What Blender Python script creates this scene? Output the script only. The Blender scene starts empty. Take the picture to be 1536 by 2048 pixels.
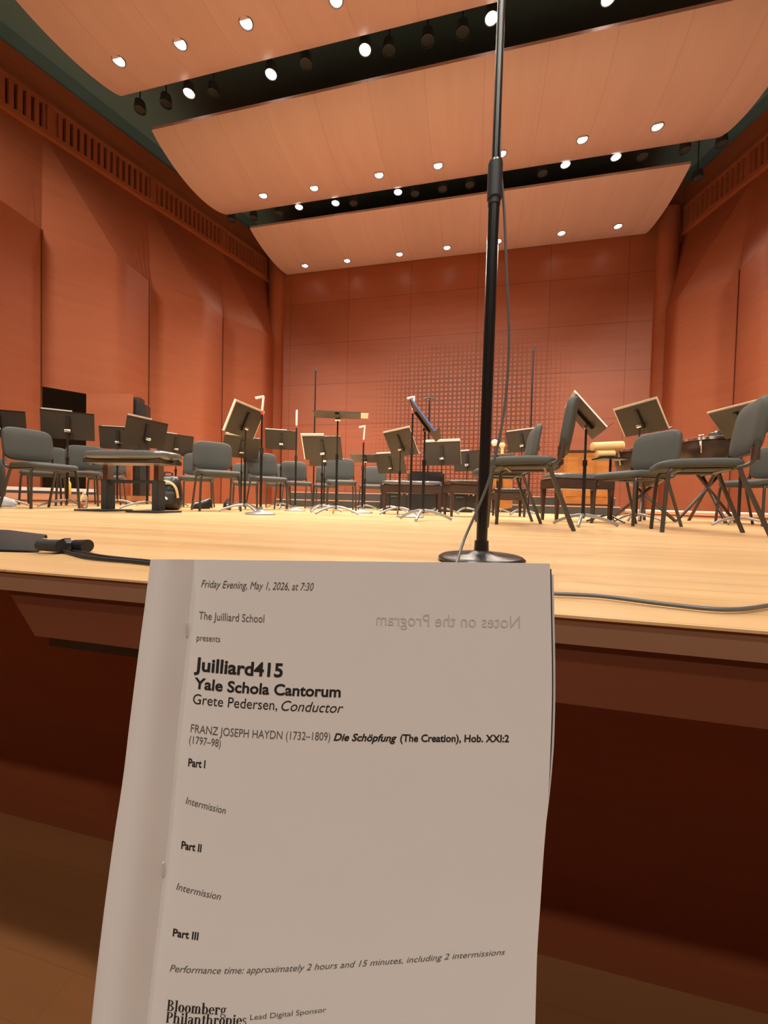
import bpy, bmesh, math, random
from mathutils import Vector, Matrix
random.seed(7)
S = bpy.context.scene
COL = S.collection
R = math.radians

# ------------------------------------------------------------------ camera
F = 775.0
YAW, PITCH, ROLL = R(12.7), R(1.48), R(1.37)
CAM = Vector((0, 0, .15))
Z = Vector((0, 0, 1))
CF = Vector((-math.sin(YAW), math.cos(YAW), 0))
CR = Vector((math.cos(YAW), math.sin(YAW), 0))
FW = CF * math.cos(PITCH) - Z * math.sin(PITCH)
U0 = Z * math.cos(PITCH) + CF * math.sin(PITCH)
RT = CR * math.cos(ROLL) + U0 * math.sin(ROLL)
UP = U0 * math.cos(ROLL) - CR * math.sin(ROLL)
cd = bpy.data.cameras.new('camera')
cam = bpy.data.objects.new('camera', cd); COL.objects.link(cam)
cd.sensor_fit = 'HORIZONTAL'; cd.sensor_width = 36; cd.lens = 36 * F / 1536
cd.clip_start = .01; cd.clip_end = 100
mw = Matrix((RT, UP, -FW)).transposed().to_4x4(); mw.translation = CAM
cam.matrix_world = mw
S.camera = cam

# ------------------------------------------------------------------ world, exposure, light levels
w = bpy.data.worlds.new('hall_air'); S.world = w; w.use_nodes = True
w.node_tree.nodes['Background'].inputs[0].default_value = (1, .8, .62, 1)
w.node_tree.nodes['Background'].inputs[1].default_value = .02
S.view_settings.view_transform = 'Standard'
S.view_settings.look = 'None'
S.view_settings.exposure = 0.18
S.view_settings.gamma = 1
LAMP = (1, .88, .74)
STAGE_W = 400      # each stage downlight
FILL_W = 640      # each unseen fill lamp added over the seats
FRONT_W = 1550     # each front-of-house spotlight aimed at the stage
S.cycles.max_bounces = 8
S.cycles.diffuse_bounces = 5
S.cycles.sample_clamp_indirect = 6
S.cycles.caustics_reflective = False
S.cycles.caustics_refractive = False
S.cycles.use_denoising = True


def ray(x, y): return FW + RT * ((x - 768) / F) + UP * ((1024 - y) / F)
def at(x, y, d): return CAM + ray(x, y) * d
def onz(x, y, zz=0.0):
    k = ray(x, y); return CAM + k * ((zz - CAM.z) / k.z)
def ground(x, d, zz=0.0):          # the point of height zz seen in column x at distance d along the view
    a = ray(x, 1024)
    k = (zz - CAM.z - a.z * d) / UP.z
    p = CAM + a * d + UP * k
    return p
def lat(l, d, zz=0.0):             # l metres to the right of the view axis, d metres ahead
    p = CAM + CR * l + CF * d; p.z = zz; return p

# ------------------------------------------------------------------ materials
def nt(name):
    m = bpy.data.materials.new(name); m.use_nodes = True
    return m, m.node_tree.nodes, m.node_tree.links, m.node_tree.nodes['Principled BSDF']
def plain(name, c, rough=.5, metal=0, spec=.5, noise=0, scale=60, bump=0, coat=0):
    m, N, L, b = nt(name)
    b.inputs['Base Color'].default_value = (*c, 1)
    b.inputs['Roughness'].default_value = rough
    b.inputs['Metallic'].default_value = metal
    b.inputs['Specular IOR Level'].default_value = spec
    b.inputs['Coat Weight'].default_value = coat
    tc = N.new('ShaderNodeTexCoord'); nz = N.new('ShaderNodeTexNoise')
    nz.inputs['Scale'].default_value = scale; nz.inputs['Detail'].default_value = 3
    L.new(tc.outputs['Object'], nz.inputs['Vector'])
    if noise:
        mx = N.new('ShaderNodeMixRGB'); mx.inputs[1].default_value = (*[v * (1 - noise) for v in c], 1)
        mx.inputs[2].default_value = (*[min(1, v * (1 + noise)) for v in c], 1)
        L.new(nz.outputs[0], mx.inputs[0]); L.new(mx.outputs[0], b.inputs['Base Color'])
    if bump:
        bp = N.new('ShaderNodeBump'); bp.inputs['Strength'].default_value = bump; bp.inputs['Distance'].default_value = .002
        L.new(nz.outputs[0], bp.inputs['Height']); L.new(bp.outputs[0], b.inputs['Normal'])
    return m
def glow(name, c, s):
    m, N, L, b = nt(name)
    b.inputs['Base Color'].default_value = (*c, 1)
    b.inputs['Emission Color'].default_value = (*c, 1); b.inputs['Emission Strength'].default_value = s
    return m
def wood(name, c1, c2, scl, rough=.4, seam=None, seamc=None, var=.12, spec=.4, grid=None):
    """grain stretched by scl (x,y,z); seam=(axis,axis,width,height,mortar) draws board joints"""
    m, N, L, b = nt(name)
    tc = N.new('ShaderNodeTexCoord'); mp = N.new('ShaderNodeMapping'); mp.inputs['Scale'].default_value = scl
    L.new(tc.outputs['Object'], mp.inputs[0])
    nz = N.new('ShaderNodeTexNoise'); nz.inputs['Scale'].default_value = 1; nz.inputs['Detail'].default_value = 6
    nz.inputs['Roughness'].default_value = .6
    L.new(mp.outputs[0], nz.inputs['Vector'])
    rp = N.new('ShaderNodeValToRGB'); rp.color_ramp.elements[0].position = .3; rp.color_ramp.elements[1].position = .7
    rp.color_ramp.elements[0].color = (*c1, 1); rp.color_ramp.elements[1].color = (*c2, 1)
    L.new(nz.outputs[0], rp.inputs[0])
    out = rp.outputs[0]
    b.inputs['Roughness'].default_value = rough
    b.inputs['Specular IOR Level'].default_value = spec
    def comb(ax):
        sx = N.new('ShaderNodeSeparateXYZ'); L.new(tc.outputs['Object'], sx.inputs[0])
        cx = N.new('ShaderNodeCombineXYZ'); L.new(sx.outputs[ax[0]], cx.inputs[0]); L.new(sx.outputs[ax[1]], cx.inputs[1])
        return cx, sx
    if seam:
        a0, a1, wd, ht, mo, off = seam
        cx, sx = comb((a0, a1))
        bk = N.new('ShaderNodeTexBrick'); bk.offset = off; bk.squash = 1
        bk.inputs['Scale'].default_value = 1; bk.inputs['Brick Width'].default_value = wd; bk.inputs['Row Height'].default_value = ht
        bk.inputs['Mortar Size'].default_value = mo; bk.inputs['Mortar Smooth'].default_value = .2
        bk.inputs['Color1'].default_value = (1 - var,) * 3 + (1,); bk.inputs['Color2'].default_value = (1 + var * .5,) * 3 + (1,)
        bk.inputs['Mortar'].default_value = (*(seamc or (.35, .3, .28)), 1)
        L.new(cx.outputs[0], bk.inputs['Vector'])
        mx = N.new('ShaderNodeMixRGB'); mx.blend_type = 'MULTIPLY'; mx.inputs[0].default_value = 1
        L.new(out, mx.inputs[1]); L.new(bk.outputs[0], mx.inputs[2]); out = mx.outputs[0]
    if grid:                       # carved square relief, deepest in its middle and running out at the rims; groove shade painted dark
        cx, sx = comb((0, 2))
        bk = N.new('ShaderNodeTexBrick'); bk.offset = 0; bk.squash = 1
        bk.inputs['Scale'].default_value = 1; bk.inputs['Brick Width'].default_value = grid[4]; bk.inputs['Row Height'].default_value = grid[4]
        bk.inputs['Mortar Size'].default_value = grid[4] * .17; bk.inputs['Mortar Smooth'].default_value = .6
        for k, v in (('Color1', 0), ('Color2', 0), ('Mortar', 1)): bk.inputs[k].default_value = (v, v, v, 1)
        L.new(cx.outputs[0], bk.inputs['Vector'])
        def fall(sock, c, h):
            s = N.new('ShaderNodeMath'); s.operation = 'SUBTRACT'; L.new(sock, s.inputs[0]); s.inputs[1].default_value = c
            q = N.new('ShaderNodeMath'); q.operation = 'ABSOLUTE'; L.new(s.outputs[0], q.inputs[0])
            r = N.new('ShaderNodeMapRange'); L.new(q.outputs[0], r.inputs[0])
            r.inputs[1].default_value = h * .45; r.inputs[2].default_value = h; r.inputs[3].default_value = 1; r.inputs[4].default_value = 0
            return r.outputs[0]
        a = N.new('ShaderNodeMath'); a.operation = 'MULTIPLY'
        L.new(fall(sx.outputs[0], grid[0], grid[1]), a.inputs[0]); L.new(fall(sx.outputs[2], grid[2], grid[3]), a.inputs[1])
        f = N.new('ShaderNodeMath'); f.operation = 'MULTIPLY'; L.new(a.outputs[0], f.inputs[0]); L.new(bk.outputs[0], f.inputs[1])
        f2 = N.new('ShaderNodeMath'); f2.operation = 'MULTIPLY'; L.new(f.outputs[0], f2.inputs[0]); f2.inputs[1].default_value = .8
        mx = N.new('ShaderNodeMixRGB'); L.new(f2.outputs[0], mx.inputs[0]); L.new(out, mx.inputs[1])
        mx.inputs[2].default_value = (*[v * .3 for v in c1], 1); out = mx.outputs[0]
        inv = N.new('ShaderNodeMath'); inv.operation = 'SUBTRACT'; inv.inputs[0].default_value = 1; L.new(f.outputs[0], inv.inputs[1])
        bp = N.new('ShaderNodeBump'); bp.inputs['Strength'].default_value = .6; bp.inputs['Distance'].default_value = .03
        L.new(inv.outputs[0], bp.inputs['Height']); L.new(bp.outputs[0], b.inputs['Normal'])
    L.new(out, b.inputs['Base Color'])
    return m

WALL1, WALL2 = (.30, .092, .044), (.335, .106, .052)
M = {
 'wall': wood('red_wood_panelling', WALL1, WALL2, (.6, .6, 9), .58, var=.05, spec=.2),
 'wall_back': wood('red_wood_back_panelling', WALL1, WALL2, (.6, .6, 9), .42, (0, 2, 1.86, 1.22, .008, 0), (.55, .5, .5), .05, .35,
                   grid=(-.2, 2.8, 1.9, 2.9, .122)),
 'ceil': wood('pale_red_wood_canopy', (.54, .395, .375), (.59, .435, .415), (5, .5, .5), .45, (0, 1, .92, 40, .008, 0), (.86, .82, .80), .03, .35),
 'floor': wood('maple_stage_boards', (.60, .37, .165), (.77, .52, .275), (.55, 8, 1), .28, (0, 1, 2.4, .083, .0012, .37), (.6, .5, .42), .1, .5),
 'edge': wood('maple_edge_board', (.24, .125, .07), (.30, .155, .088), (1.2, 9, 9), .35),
 'front': wood('dark_red_stage_front', (.125, .036, .016), (.15, .044, .02), (.6, .6, 7), .4),
 'recess': wood('dark_red_front_shade_lifted', (.22, .056, .02), (.27, .07, .025), (.6, .6, 7), .4),  # stage-front wood, colour lightened to offset the shade in the recess
 'bench': plain('black_leather_sheen_greyed', (.10, .108, .112), .22, spec=.7, noise=.15, coat=.6),  # black leather greyed to stand for reflections on the cushion sides
 'hfloor': wood('brown_house_floor', (.21, .082, .027), (.25, .10, .035), (.7, 6, 1), .4, (0, 1, 2.6, .12, .0015, .4), (.85, .8, .75), .05),
 'dark': plain('hazed_ceiling_void', (.13, .26, .34), .9),  # blue-grey colour paints lens haze over the dark void
 'can': plain('lamp_housing_grey', (.04, .045, .05), .5, noise=.1),
 'lens': glow('lamp_lens_lit', (1, .93, .82), 11),
 'lensoff': plain('lamp_lens_unlit', (.05, .055, .06), .15),
 'gold': plain('gold_pole_light', (.5, .45, .3), .3, .8),  # stands for golden light on the microphone pole
 'pad': plain('charcoal_seat_fabric', (.047, .051, .046), .75, noise=.15, scale=300, bump=.2),
 'frame': plain('bronze_black_tube', (.045, .038, .032), .35, noise=.1),
 'desk': plain('brown_black_desk_metal', (.04, .034, .028), .42, noise=.06, scale=20),
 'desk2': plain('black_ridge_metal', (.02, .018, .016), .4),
 'pole': plain('black_pole_metal', (.012, .012, .012), .28, noise=.1),
 'chrome': plain('chrome', (.75, .74, .72), .18, 1),
 'baseg': plain('grey_toplit_base_metal', (.32, .33, .34), .38, .6, noise=.15),  # grey paints top light on black stand legs; microphone bases share it
 'paper': plain('white_paper', (.80, .76, .68), .8, noise=.03, scale=30),
 'page': plain('programme_paper', (.72, .70, .66), .7, noise=.02, scale=25, spec=.25),
 'ink': plain('black_ink', (.012, .011, .010), .7),
 'inkg': plain('grey_ink', (.11, .10, .09), .7),
 'ghost': plain('show_through_ink', (.53, .51, .475), .8),
 'steel': plain('staple_steel', (.75, .74, .68), .5, .3),
 'black': plain('black_leatherette', (.022, .022, .023), .26, noise=.2, bump=.2),
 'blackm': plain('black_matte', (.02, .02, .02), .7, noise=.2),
 'brownw': wood('dark_brown_wood', (.035, .02, .014), (.055, .03, .022), (3, 3, 20), .35),
 'orgw': wood('orange_organ_wood', (.30, .115, .026), (.40, .17, .045), (4, 4, 14), .3),
 'shell': plain('dark_copper_shell', (.05, .032, .024), .3, .3, noise=.25, scale=8),
 'skin': plain('calfskin_head', (.80, .72, .58), .5, noise=.08, scale=12),
 'tan': plain('tan_leather', (.70, .48, .21), .55, noise=.12, scale=20),
 'riser': plain('black_riser_face', (.03, .032, .03), .6, noise=.1),
 'riserw': wood('pink_wood_riser_face', (.50, .25, .15), (.60, .31, .19), (1, 1, 12), .4),
 'strip': plain('pale_riser_edge', (.80, .78, .74), .4),
 'trouser': plain('dark_grey_trousers', (.045, .043, .042), .8, noise=.15, bump=.3),
 'shirt': plain('black_shirt', (.02, .02, .022), .8, noise=.1),
 'flesh': plain('skin_tone', (.55, .33, .24), .5, noise=.05),
 'hair': plain('dark_hair', (.03, .02, .014), .6, noise=.2),
 'sneak': plain('pale_grey_sneaker', (.50, .52, .55), .6, noise=.1),
 'sole': plain('white_sole', (.75, .74, .72), .6),
 'blue': plain('blue_folder', (.10, .20, .50), .4),
 'juice': plain('yellow_juice', (.80, .58, .10), .15, spec=.6),
 'cap': plain('white_cap', (.85, .85, .80), .35),
 'red': plain('red_band', (.7, .06, .05), .4),
 'rubber': plain('black_rubber', (.011, .0115, .0125), .55, noise=.1),
 'grey': plain('grey_cable', (.10, .10, .098), .45),
}
m, N_, L_, b_ = nt('clear_plastic'); b_.inputs['Base Color'].default_value = (.95, .97, .96, 1)
b_.inputs['Transmission Weight'].default_value = 1; b_.inputs['Roughness'].default_value = .05; b_.inputs['IOR'].default_value = 1.2
M['clear'] = m

# ------------------------------------------------------------------ mesh helpers
def obj(name, bm, mat, parent=None, smooth=False, loc=None, rot=None):
    me = bpy.data.meshes.new(name); bmesh.ops.recalc_face_normals(bm, faces=bm.faces); bm.to_mesh(me); bm.free()
    if smooth:
        me.polygons.foreach_set('use_smooth', [True] * len(me.polygons))
        try: me.set_sharp_from_angle(angle=R(40))
        except Exception: pass
    o = bpy.data.objects.new(name, me); COL.objects.link(o)
    if mat: me.materials.append(mat)
    if parent: o.parent = parent
    if loc is not None: o.location = loc
    if rot is not None: o.rotation_euler = rot
    return o
def tag(o, label, cat, group=None, kind=None):
    o['label'] = label; o['category'] = cat
    if group: o['group'] = group
    if kind: o['kind'] = kind
    return o
def struct(name, bm, mat, label=None, smooth=False, parent=None):
    o = obj(name, bm, mat, parent, smooth)
    if not parent: o['kind'] = 'structure'
    if label: o['label'] = label
    if not parent: o['category'] = name.split('_')[0]
    return o
def empty(name, loc=(0, 0, 0), rz=0.0):
    o = bpy.data.objects.new(name, None); COL.objects.link(o); o.location = loc; o.rotation_euler = (0, 0, rz)
    o.empty_display_size = .1
    return o
def thing(name, label, cat, loc=(0, 0, 0), rz=0.0, group=None):
    return tag(empty(name, loc, rz), label, cat, group)
def copy_tree(o, parent=None):
    c = o.copy(); COL.objects.link(c)
    if parent:
        c.parent = parent; c.matrix_parent_inverse = o.matrix_parent_inverse.copy()
    for ch in list(o.children): copy_tree(ch, c)
    return c
def box(bm, lo, hi, mat=None, bev=0):
    vs = bmesh.ops.create_cube(bm, size=1)['verts']
    for v in vs:
        p = Vector([lo[i] + (v.co[i] + .5) * (hi[i] - lo[i]) for i in range(3)])
        v.co = mat @ p if mat else p
    if bev:
        es = list({e for v in vs for e in v.link_edges})
        bmesh.ops.bevel(bm, geom=es, offset=bev, segments=2, affect='EDGES')
    return bm
def tube(bm, pts, r, n=10, caps=True):
    """round tube through pts; r a number or one radius per point"""
    pts = [Vector(p) for p in pts]; rs = r if isinstance(r, (list, tuple)) else [r] * len(pts)
    rings = []; prev = None
    for i, p in enumerate(pts):
        t = (pts[min(i + 1, len(pts) - 1)] - pts[max(i - 1, 0)]).normalized()
        if prev is None:
            a = t.orthogonal().normalized()
        else:
            a = (prev - t * prev.dot(t)).normalized()
        prev = a; b = t.cross(a)
        rings.append([bm.verts.new(p + (a * math.cos(2 * math.pi * k / n) + b * math.sin(2 * math.pi * k / n)) * rs[i]) for k in range(n)])
    for A, B in zip(rings, rings[1:]):
        for k in range(n): bm.faces.new((A[k], A[(k + 1) % n], B[(k + 1) % n], B[k]))
    if caps:
        bm.faces.new(rings[0][::-1]); bm.faces.new(rings[-1])
    return bm
def lathe(bm, prof, n=24, mat=None):
    rings = []
    for r, z in prof:
        ring = [bm.verts.new((r * math.cos(2 * math.pi * k / n), r * math.sin(2 * math.pi * k / n), z)) for k in range(n)]
        rings.append(ring)
    for A, B in zip(rings, rings[1:]):
        for k in range(n): bm.faces.new((A[k], A[(k + 1) % n], B[(k + 1) % n], B[k]))
    bm.faces.new(rings[0][::-1]); bm.faces.new(rings[-1])
    if mat:
        for ring in rings:
            for v in ring: v.co = mat @ v.co
    return bm
def sheet(bm, fn, nu, nv):
    g = [[bm.verts.new(fn(i / nu, j / nv)) for i in range(nu + 1)] for j in range(nv + 1)]
    for j in range(nv):
        for i in range(nu): bm.faces.new((g[j][i], g[j][i + 1], g[j + 1][i + 1], g[j + 1][i]))
    return g
def slab(bm, fn, nu, nv, off):
    """closed curved slab: fn(u,v) on one side, off(u,v) the vector to the other"""
    a = [[bm.verts.new(fn(i / nu, j / nv)) for i in range(nu + 1)] for j in range(nv + 1)]
    b = [[bm.verts.new(Vector(fn(i / nu, j / nv)) + Vector(off(i / nu, j / nv))) for i in range(nu + 1)] for j in range(nv + 1)]
    for j in range(nv):
        for i in range(nu):
            bm.faces.new((a[j][i], a[j][i + 1], a[j + 1][i + 1], a[j + 1][i]))
            bm.faces.new((b[j][i], b[j + 1][i], b[j + 1][i + 1], b[j][i + 1]))
    rim = [(0, i) for i in range(nu)] + [(j, nu) for j in range(nv)] + [(nv, i) for i in range(nu, 0, -1)] + [(j, 0) for j in range(nv, 0, -1)]
    for k in range(len(rim)):
        p, q = rim[k], rim[(k + 1) % len(rim)]
        bm.faces.new((a[p[0]][p[1]], b[p[0]][p[1]], b[q[0]][q[1]], a[q[0]][q[1]]))
    return bm
def prism(bm, poly, z0, z1):
    a = [bm.verts.new((x, y, z0)) for x, y in poly]; b = [bm.verts.new((x, y, z1)) for x, y in poly]
    bm.faces.new(a[::-1]); bm.faces.new(b)
    for i in range(len(poly)):
        j = (i + 1) % len(poly); bm.faces.new((a[i], a[j], b[j], b[i]))
    return bm
def smooth_path(pts, n=8):
    pts = [Vector(p) for p in pts]; out = []
    for i in range(len(pts) - 1):
        p0, p1, p2, p3 = pts[max(i - 1, 0)], pts[i], pts[i + 1], pts[min(i + 2, len(pts) - 1)]
        for k in range(n):
            t = k / n
            out.append(.5 * ((2 * p1) + (p2 - p0) * t + (2 * p0 - 5 * p1 + 4 * p2 - p3) * t * t + (3 * p1 - p0 - 3 * p2 + p3) * t ** 3))
    out.append(pts[-1]); return out
BM = bmesh.new

# ------------------------------------------------------------------ the room
HF = -1.183                       # floor of the house, below the stage
bm = BM(); box(bm, (-10.5, .574, -.004), (9, 11.3, 0)); box(bm, (-10.5, .62, -.035), (9, 11.3, -.004)); struct('floor_stage', bm, M['floor'], 'honey coloured maple boards of the concert stage')
bm = BM(); box(bm, (-10.5, -12.2, HF - .1), (9, 1.5, HF)); struct('floor_house', bm, M['hfloor'], 'brown boarded floor below the stage front')
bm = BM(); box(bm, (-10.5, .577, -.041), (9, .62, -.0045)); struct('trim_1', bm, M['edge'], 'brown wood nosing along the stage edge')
bm = BM(); box(bm, (-10.5, 1.20, HF), (9, 1.4, -.035)); struct('wall_stagefront', bm, M['recess'], 'dark red wood front of the stage')
# sub-fascia with its slanted left end, seen at the left
x0 = onz(24, 1180, -.045).x
bm = BM()
prof = [(x0, -.041), (x0 + .072, -.128), (9, -.128), (9, -.041)]
a = [bm.verts.new((x, .584, z)) for x, z in prof]; b = [bm.verts.new((x, 1.20, z)) for x, z in prof]
bm.faces.new(a); bm.faces.new(b[::-1])
for i in range(4):
    j = (i + 1) % 4; bm.faces.new((a[i], b[i], b[j], a[j]))
struct('trim_2', bm, M['front'], 'dark red board under the stage edge with a slanted left end')
bm = BM(); box(bm, (x0 + .085, .60, -.152), (x0 + .62, 1.20, -.129)); struct('trim_3', bm, M['desk2'], 'black slot under the board at the left')

# back wall
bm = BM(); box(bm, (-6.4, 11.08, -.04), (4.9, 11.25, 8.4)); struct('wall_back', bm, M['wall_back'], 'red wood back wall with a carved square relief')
def col(name, cx, cy, r):
    bm = BM(); lathe(bm, [(r, -.03), (r, 7.5)], 28); bmesh.ops.translate(bm, vec=(cx, cy, 0), verts=bm.verts)
    return struct(name, bm, M['wall'], 'rounded red wood strip in the corner of the back wall', True)
col('trim_4', -6.05, 11.05, .24); col('trim_5', 4.55, 11.05, .24)

# side walls: saw-tooth bays stepping in towards the back
SL = .325
def wall_pt(side, y, off=0):     # the straight line the seams stand on
    d = 5.25 + (11 - y) * SL + off
    return Vector((-.75 + side * d, y, 0))
OUT = .42                        # the top of the wall lies this much further out than the seams below
def OZ(z): return .15 + (z - .15) * 1.06
def bays(side, name):
    ys = [-1.67, .15, 1.97, 3.79, 5.59, 7.40, 9.20, 11.0]
    root_bm = BM()
    ZC, ZT = 4.95, OZ(6.56)
    for k in range(len(ys) - 1):
        y0, y1 = ys[k], ys[k + 1]
        s0, s1 = wall_pt(side, y0), wall_pt(side, y1)
        # corner of the bay, further in than the seam line
        fy = y0 + 1.02 * (y1 - y0) / 1.81
        fx = s0 + Vector((-side * .69 * (y1 - y0) / 1.81, 0, 0)); c = Vector((fx.x, fy, 0))
        top0, top1 = wall_pt(side, y0 + .26, OUT), wall_pt(side, y1 + .26, OUT)
        door = (side < 0 and k == 4)
        zb = 2.12 if door else -.03
        # face below the crease, rounded into the return
        def line(u):
            if u < .55: return s0.lerp(c, u / .55 * .90)
            t = (u - .55) / .45
            p0, p1, p2 = s0.lerp(c, .90), c, c.lerp(s1, .30)
            if t < .5:
                q = t / .5; return p0 * (1 - q) ** 2 + p1 * 2 * q * (1 - q) + p2 * q * q
            return p2.lerp(s1, (t - .5) / .5)
        nu = 24
        gl = [[root_bm.verts.new(line(i / nu) + Vector((0, 0, z))) for i in range(nu + 1)] for z in (zb, 3.2, ZC)]
        for r_ in range(2):
            for i in range(nu): root_bm.faces.new((gl[r_][i], gl[r_][i + 1], gl[r_ + 1][i + 1], gl[r_ + 1][i]))
        # twisted upper part: a flat lit facet leaning out, then the facet that turns away
        ic = int(.66 * nu)
        cr = [line(i / nu) + Vector((0, 0, ZC)) for i in range(nu + 1)]
        lip = Vector((side * .012, 0, 0))
        T0 = top0 + Vector((0, 0, ZT))
        fa = [root_bm.verts.new(p + lip) for p in cr[:ic + 1]] + [root_bm.verts.new(T0)]
        root_bm.faces.new(fa)
        n2 = nu - ic
        lo = [root_bm.verts.new(p + lip) for p in cr[ic:]]
        hi = [root_bm.verts.new(top0.lerp(top1, j / n2) + Vector((0, 0, ZT))) for j in range(n2 + 1)]
        for j in range(n2): root_bm.faces.new((lo[j], lo[j + 1], hi[j + 1], hi[j]))
    o = struct(name, root_bm, M['wall'], 'red wood wall of saw-tooth panels on the %s of the stage' % ('left' if side < 0 else 'right'), True)
    # groove strips at the seams
    for k, y in enumerate(ys[1:-1]):
        s = wall_pt(side, y, -.012)
        bm = BM(); box(bm, (s.x - .006, s.y - .006, -.03), (s.x + .006, s.y + .006, 4.95)); obj('seam', bm, M['front'], o)
    # slatted vent, cove and plain wall above it
    bmv, bmb, bmc = BM(), BM(), BM()
    y = -1.6
    while y < 10.9:
        p = wall_pt(side, y + .26, OUT - .07)
        if (y + 1.67) % 1.81 > .16:
            box(bmv, (p.x - .03, p.y - .041, OZ(6.60)), (p.x + .03, p.y + .041, OZ(7.02)))
        else: box(bmv, (p.x - .03, p.y - .10, OZ(6.60)), (p.x + .03, p.y + .10, OZ(7.02)))
        y += .112
    dirv = (wall_pt(side, 11) - wall_pt(side, -1.67))
    def strip(bm, prof):
        def fn(u, v):
            i = min(int(v * (len(prof) - 1)), len(prof) - 2); t = v * (len(prof) - 1) - i
            o_, zz = prof[i][0] * (1 - t) + prof[i + 1][0] * t, prof[i][1] * (1 - t) + prof[i + 1][1] * t
            p = wall_pt(side, -1.4 + 12.6 * u, o_ + OUT - .05); p.z = OZ(zz); return p
        sheet(bm, fn, 10, len(prof) - 1)
    strip(bmb, [(.14, 6.55), (.14, 7.05)])
    strip(bmc, [(.05, 6.50), (-.05, 6.52), (-.05, 6.60), (.02, 6.60), (.15, 6.60)])
    strip(bmc, [(.15, 7.02), (-.02, 7.02), (-.045, 7.07), (-.03, 7.14), (.0, 7.22), (.02, 7.32), (.02, 7.62), (.1, 7.62)])
    obj('vent_slats', bmv, M['wall'], o); obj('vent_backing', bmb, M['desk2'], o); obj('cove', bmc, M['wall'], o, True)
    bm = BM(); strip(bm, [(.06, 7.6), (.06, 8.1)]); obj('void_wall', bm, M['dark'], o)
    return o
WL = bays(-1, 'wall_left'); bays(1, 'wall_right')
# stage door: opening in the bay with a pair of leaves swung back into the dark
s0, s1 = wall_pt(-1, 5.59), wall_pt(-1, 7.40)
cc = Vector((s0.x + .69, s0.y + 1.02, 0))
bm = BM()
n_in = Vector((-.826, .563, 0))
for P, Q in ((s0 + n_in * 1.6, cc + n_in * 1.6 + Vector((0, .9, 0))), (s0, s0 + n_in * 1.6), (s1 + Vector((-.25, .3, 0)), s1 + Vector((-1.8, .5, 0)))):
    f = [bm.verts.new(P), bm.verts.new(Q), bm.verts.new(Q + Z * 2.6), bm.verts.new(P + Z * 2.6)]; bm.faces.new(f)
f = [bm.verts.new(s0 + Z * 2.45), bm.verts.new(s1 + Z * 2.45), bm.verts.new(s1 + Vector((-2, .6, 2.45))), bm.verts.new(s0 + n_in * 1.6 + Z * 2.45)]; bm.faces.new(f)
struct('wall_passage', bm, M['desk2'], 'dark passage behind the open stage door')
def leaf(name, P, Q, hgt, label, z0=.0):
    d = (Q - P).normalized(); n = d.cross(Z) * .025
    bm = BM(); poly = [P - n, Q - n, Q + n, P + n]; prism(bm, [(p.x, p.y) for p in poly], z0, hgt)
    return struct(name, bm, M['wall'], label)
pA = CAM + CR * 0
def on_line(x, d): 
    p = ground(x, d, 0); p.z = 0; return p
leaf('door_1', on_line(174, 6.95), on_line(263, 6.9), 1.95, 'red wood stage door leaf standing open at the left', .16)
for k, (xa, xb, hh) in enumerate(((264, 279, 1.93), (279, 291, 1.80))):
    bm = BM(); P, Q = on_line(xa, 7.0), on_line(xb, 7.05)
    prism(bm, [(P.x, P.y), (Q.x, Q.y), (Q.x - .1, Q.y + .2), (P.x - .1, P.y + .2)], .16, hh); struct('trim_%d' % (6 + k), bm, M['desk2'], 'dark jamb beside the open stage door')

# house walls and ceiling behind the viewer
bm = BM(); box(bm, (-10.6, -12.3, HF), (-10.4, -1.6, 8.4)); struct('wall_houseleft', bm, M['wall'])
bm = BM(); box(bm, (8.9, -12.3, HF), (9.1, -1.6, 8.4)); struct('wall_houseright', bm, M['wall'])
bm = BM(); box(bm, (-10.6, -12.4, HF), (9.1, -12.2, 8.4)); struct('wall_houserear', bm, M['wall'])
bm = BM(); box(bm, (-10.6, -12.4, 8.4), (9.1, 11.3, 8.5)); struct('ceiling', bm, M['dark'], 'black void above the wooden canopy panels')

# canopy panels
def canopy(x0, x1, y0, y1, z0, z1, sag, label):
    def prof(v):
        return z0 * (1 - v) + z1 * v - sag * (4 * v * (1 - v)) ** .85
    bm = BM()
    slab(bm, lambda u, v: (x0 + (x1 - x0) * u, y0 + (y1 - y0) * v, prof(v)), 8, 28, lambda u, v: (0, 0, .05))
    o = obj('ceiling_canopy', bm, M['ceil'], None, True)
    tag(o, label, 'ceiling panel', 'curved canopy panels over the stage')
    return lambda y: prof((y - y0) / (y1 - y0))
Z1 = canopy(-6.12, 4.62, 3.25, 5.68, 6.90, 7.06, .26, 'curved wooden canopy panel nearest the viewer, cut off by the top of the photo')
Z2 = canopy(-5.97, 4.25, 6.18, 8.52, 6.92, 7.06, .32, 'curved wooden canopy panel in the middle of the three')
Z3 = canopy(-5.70, 4.06, 9.0, 11.06, 7.02, 7.03, .14, 'curved wooden canopy panel touching the back wall')

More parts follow.
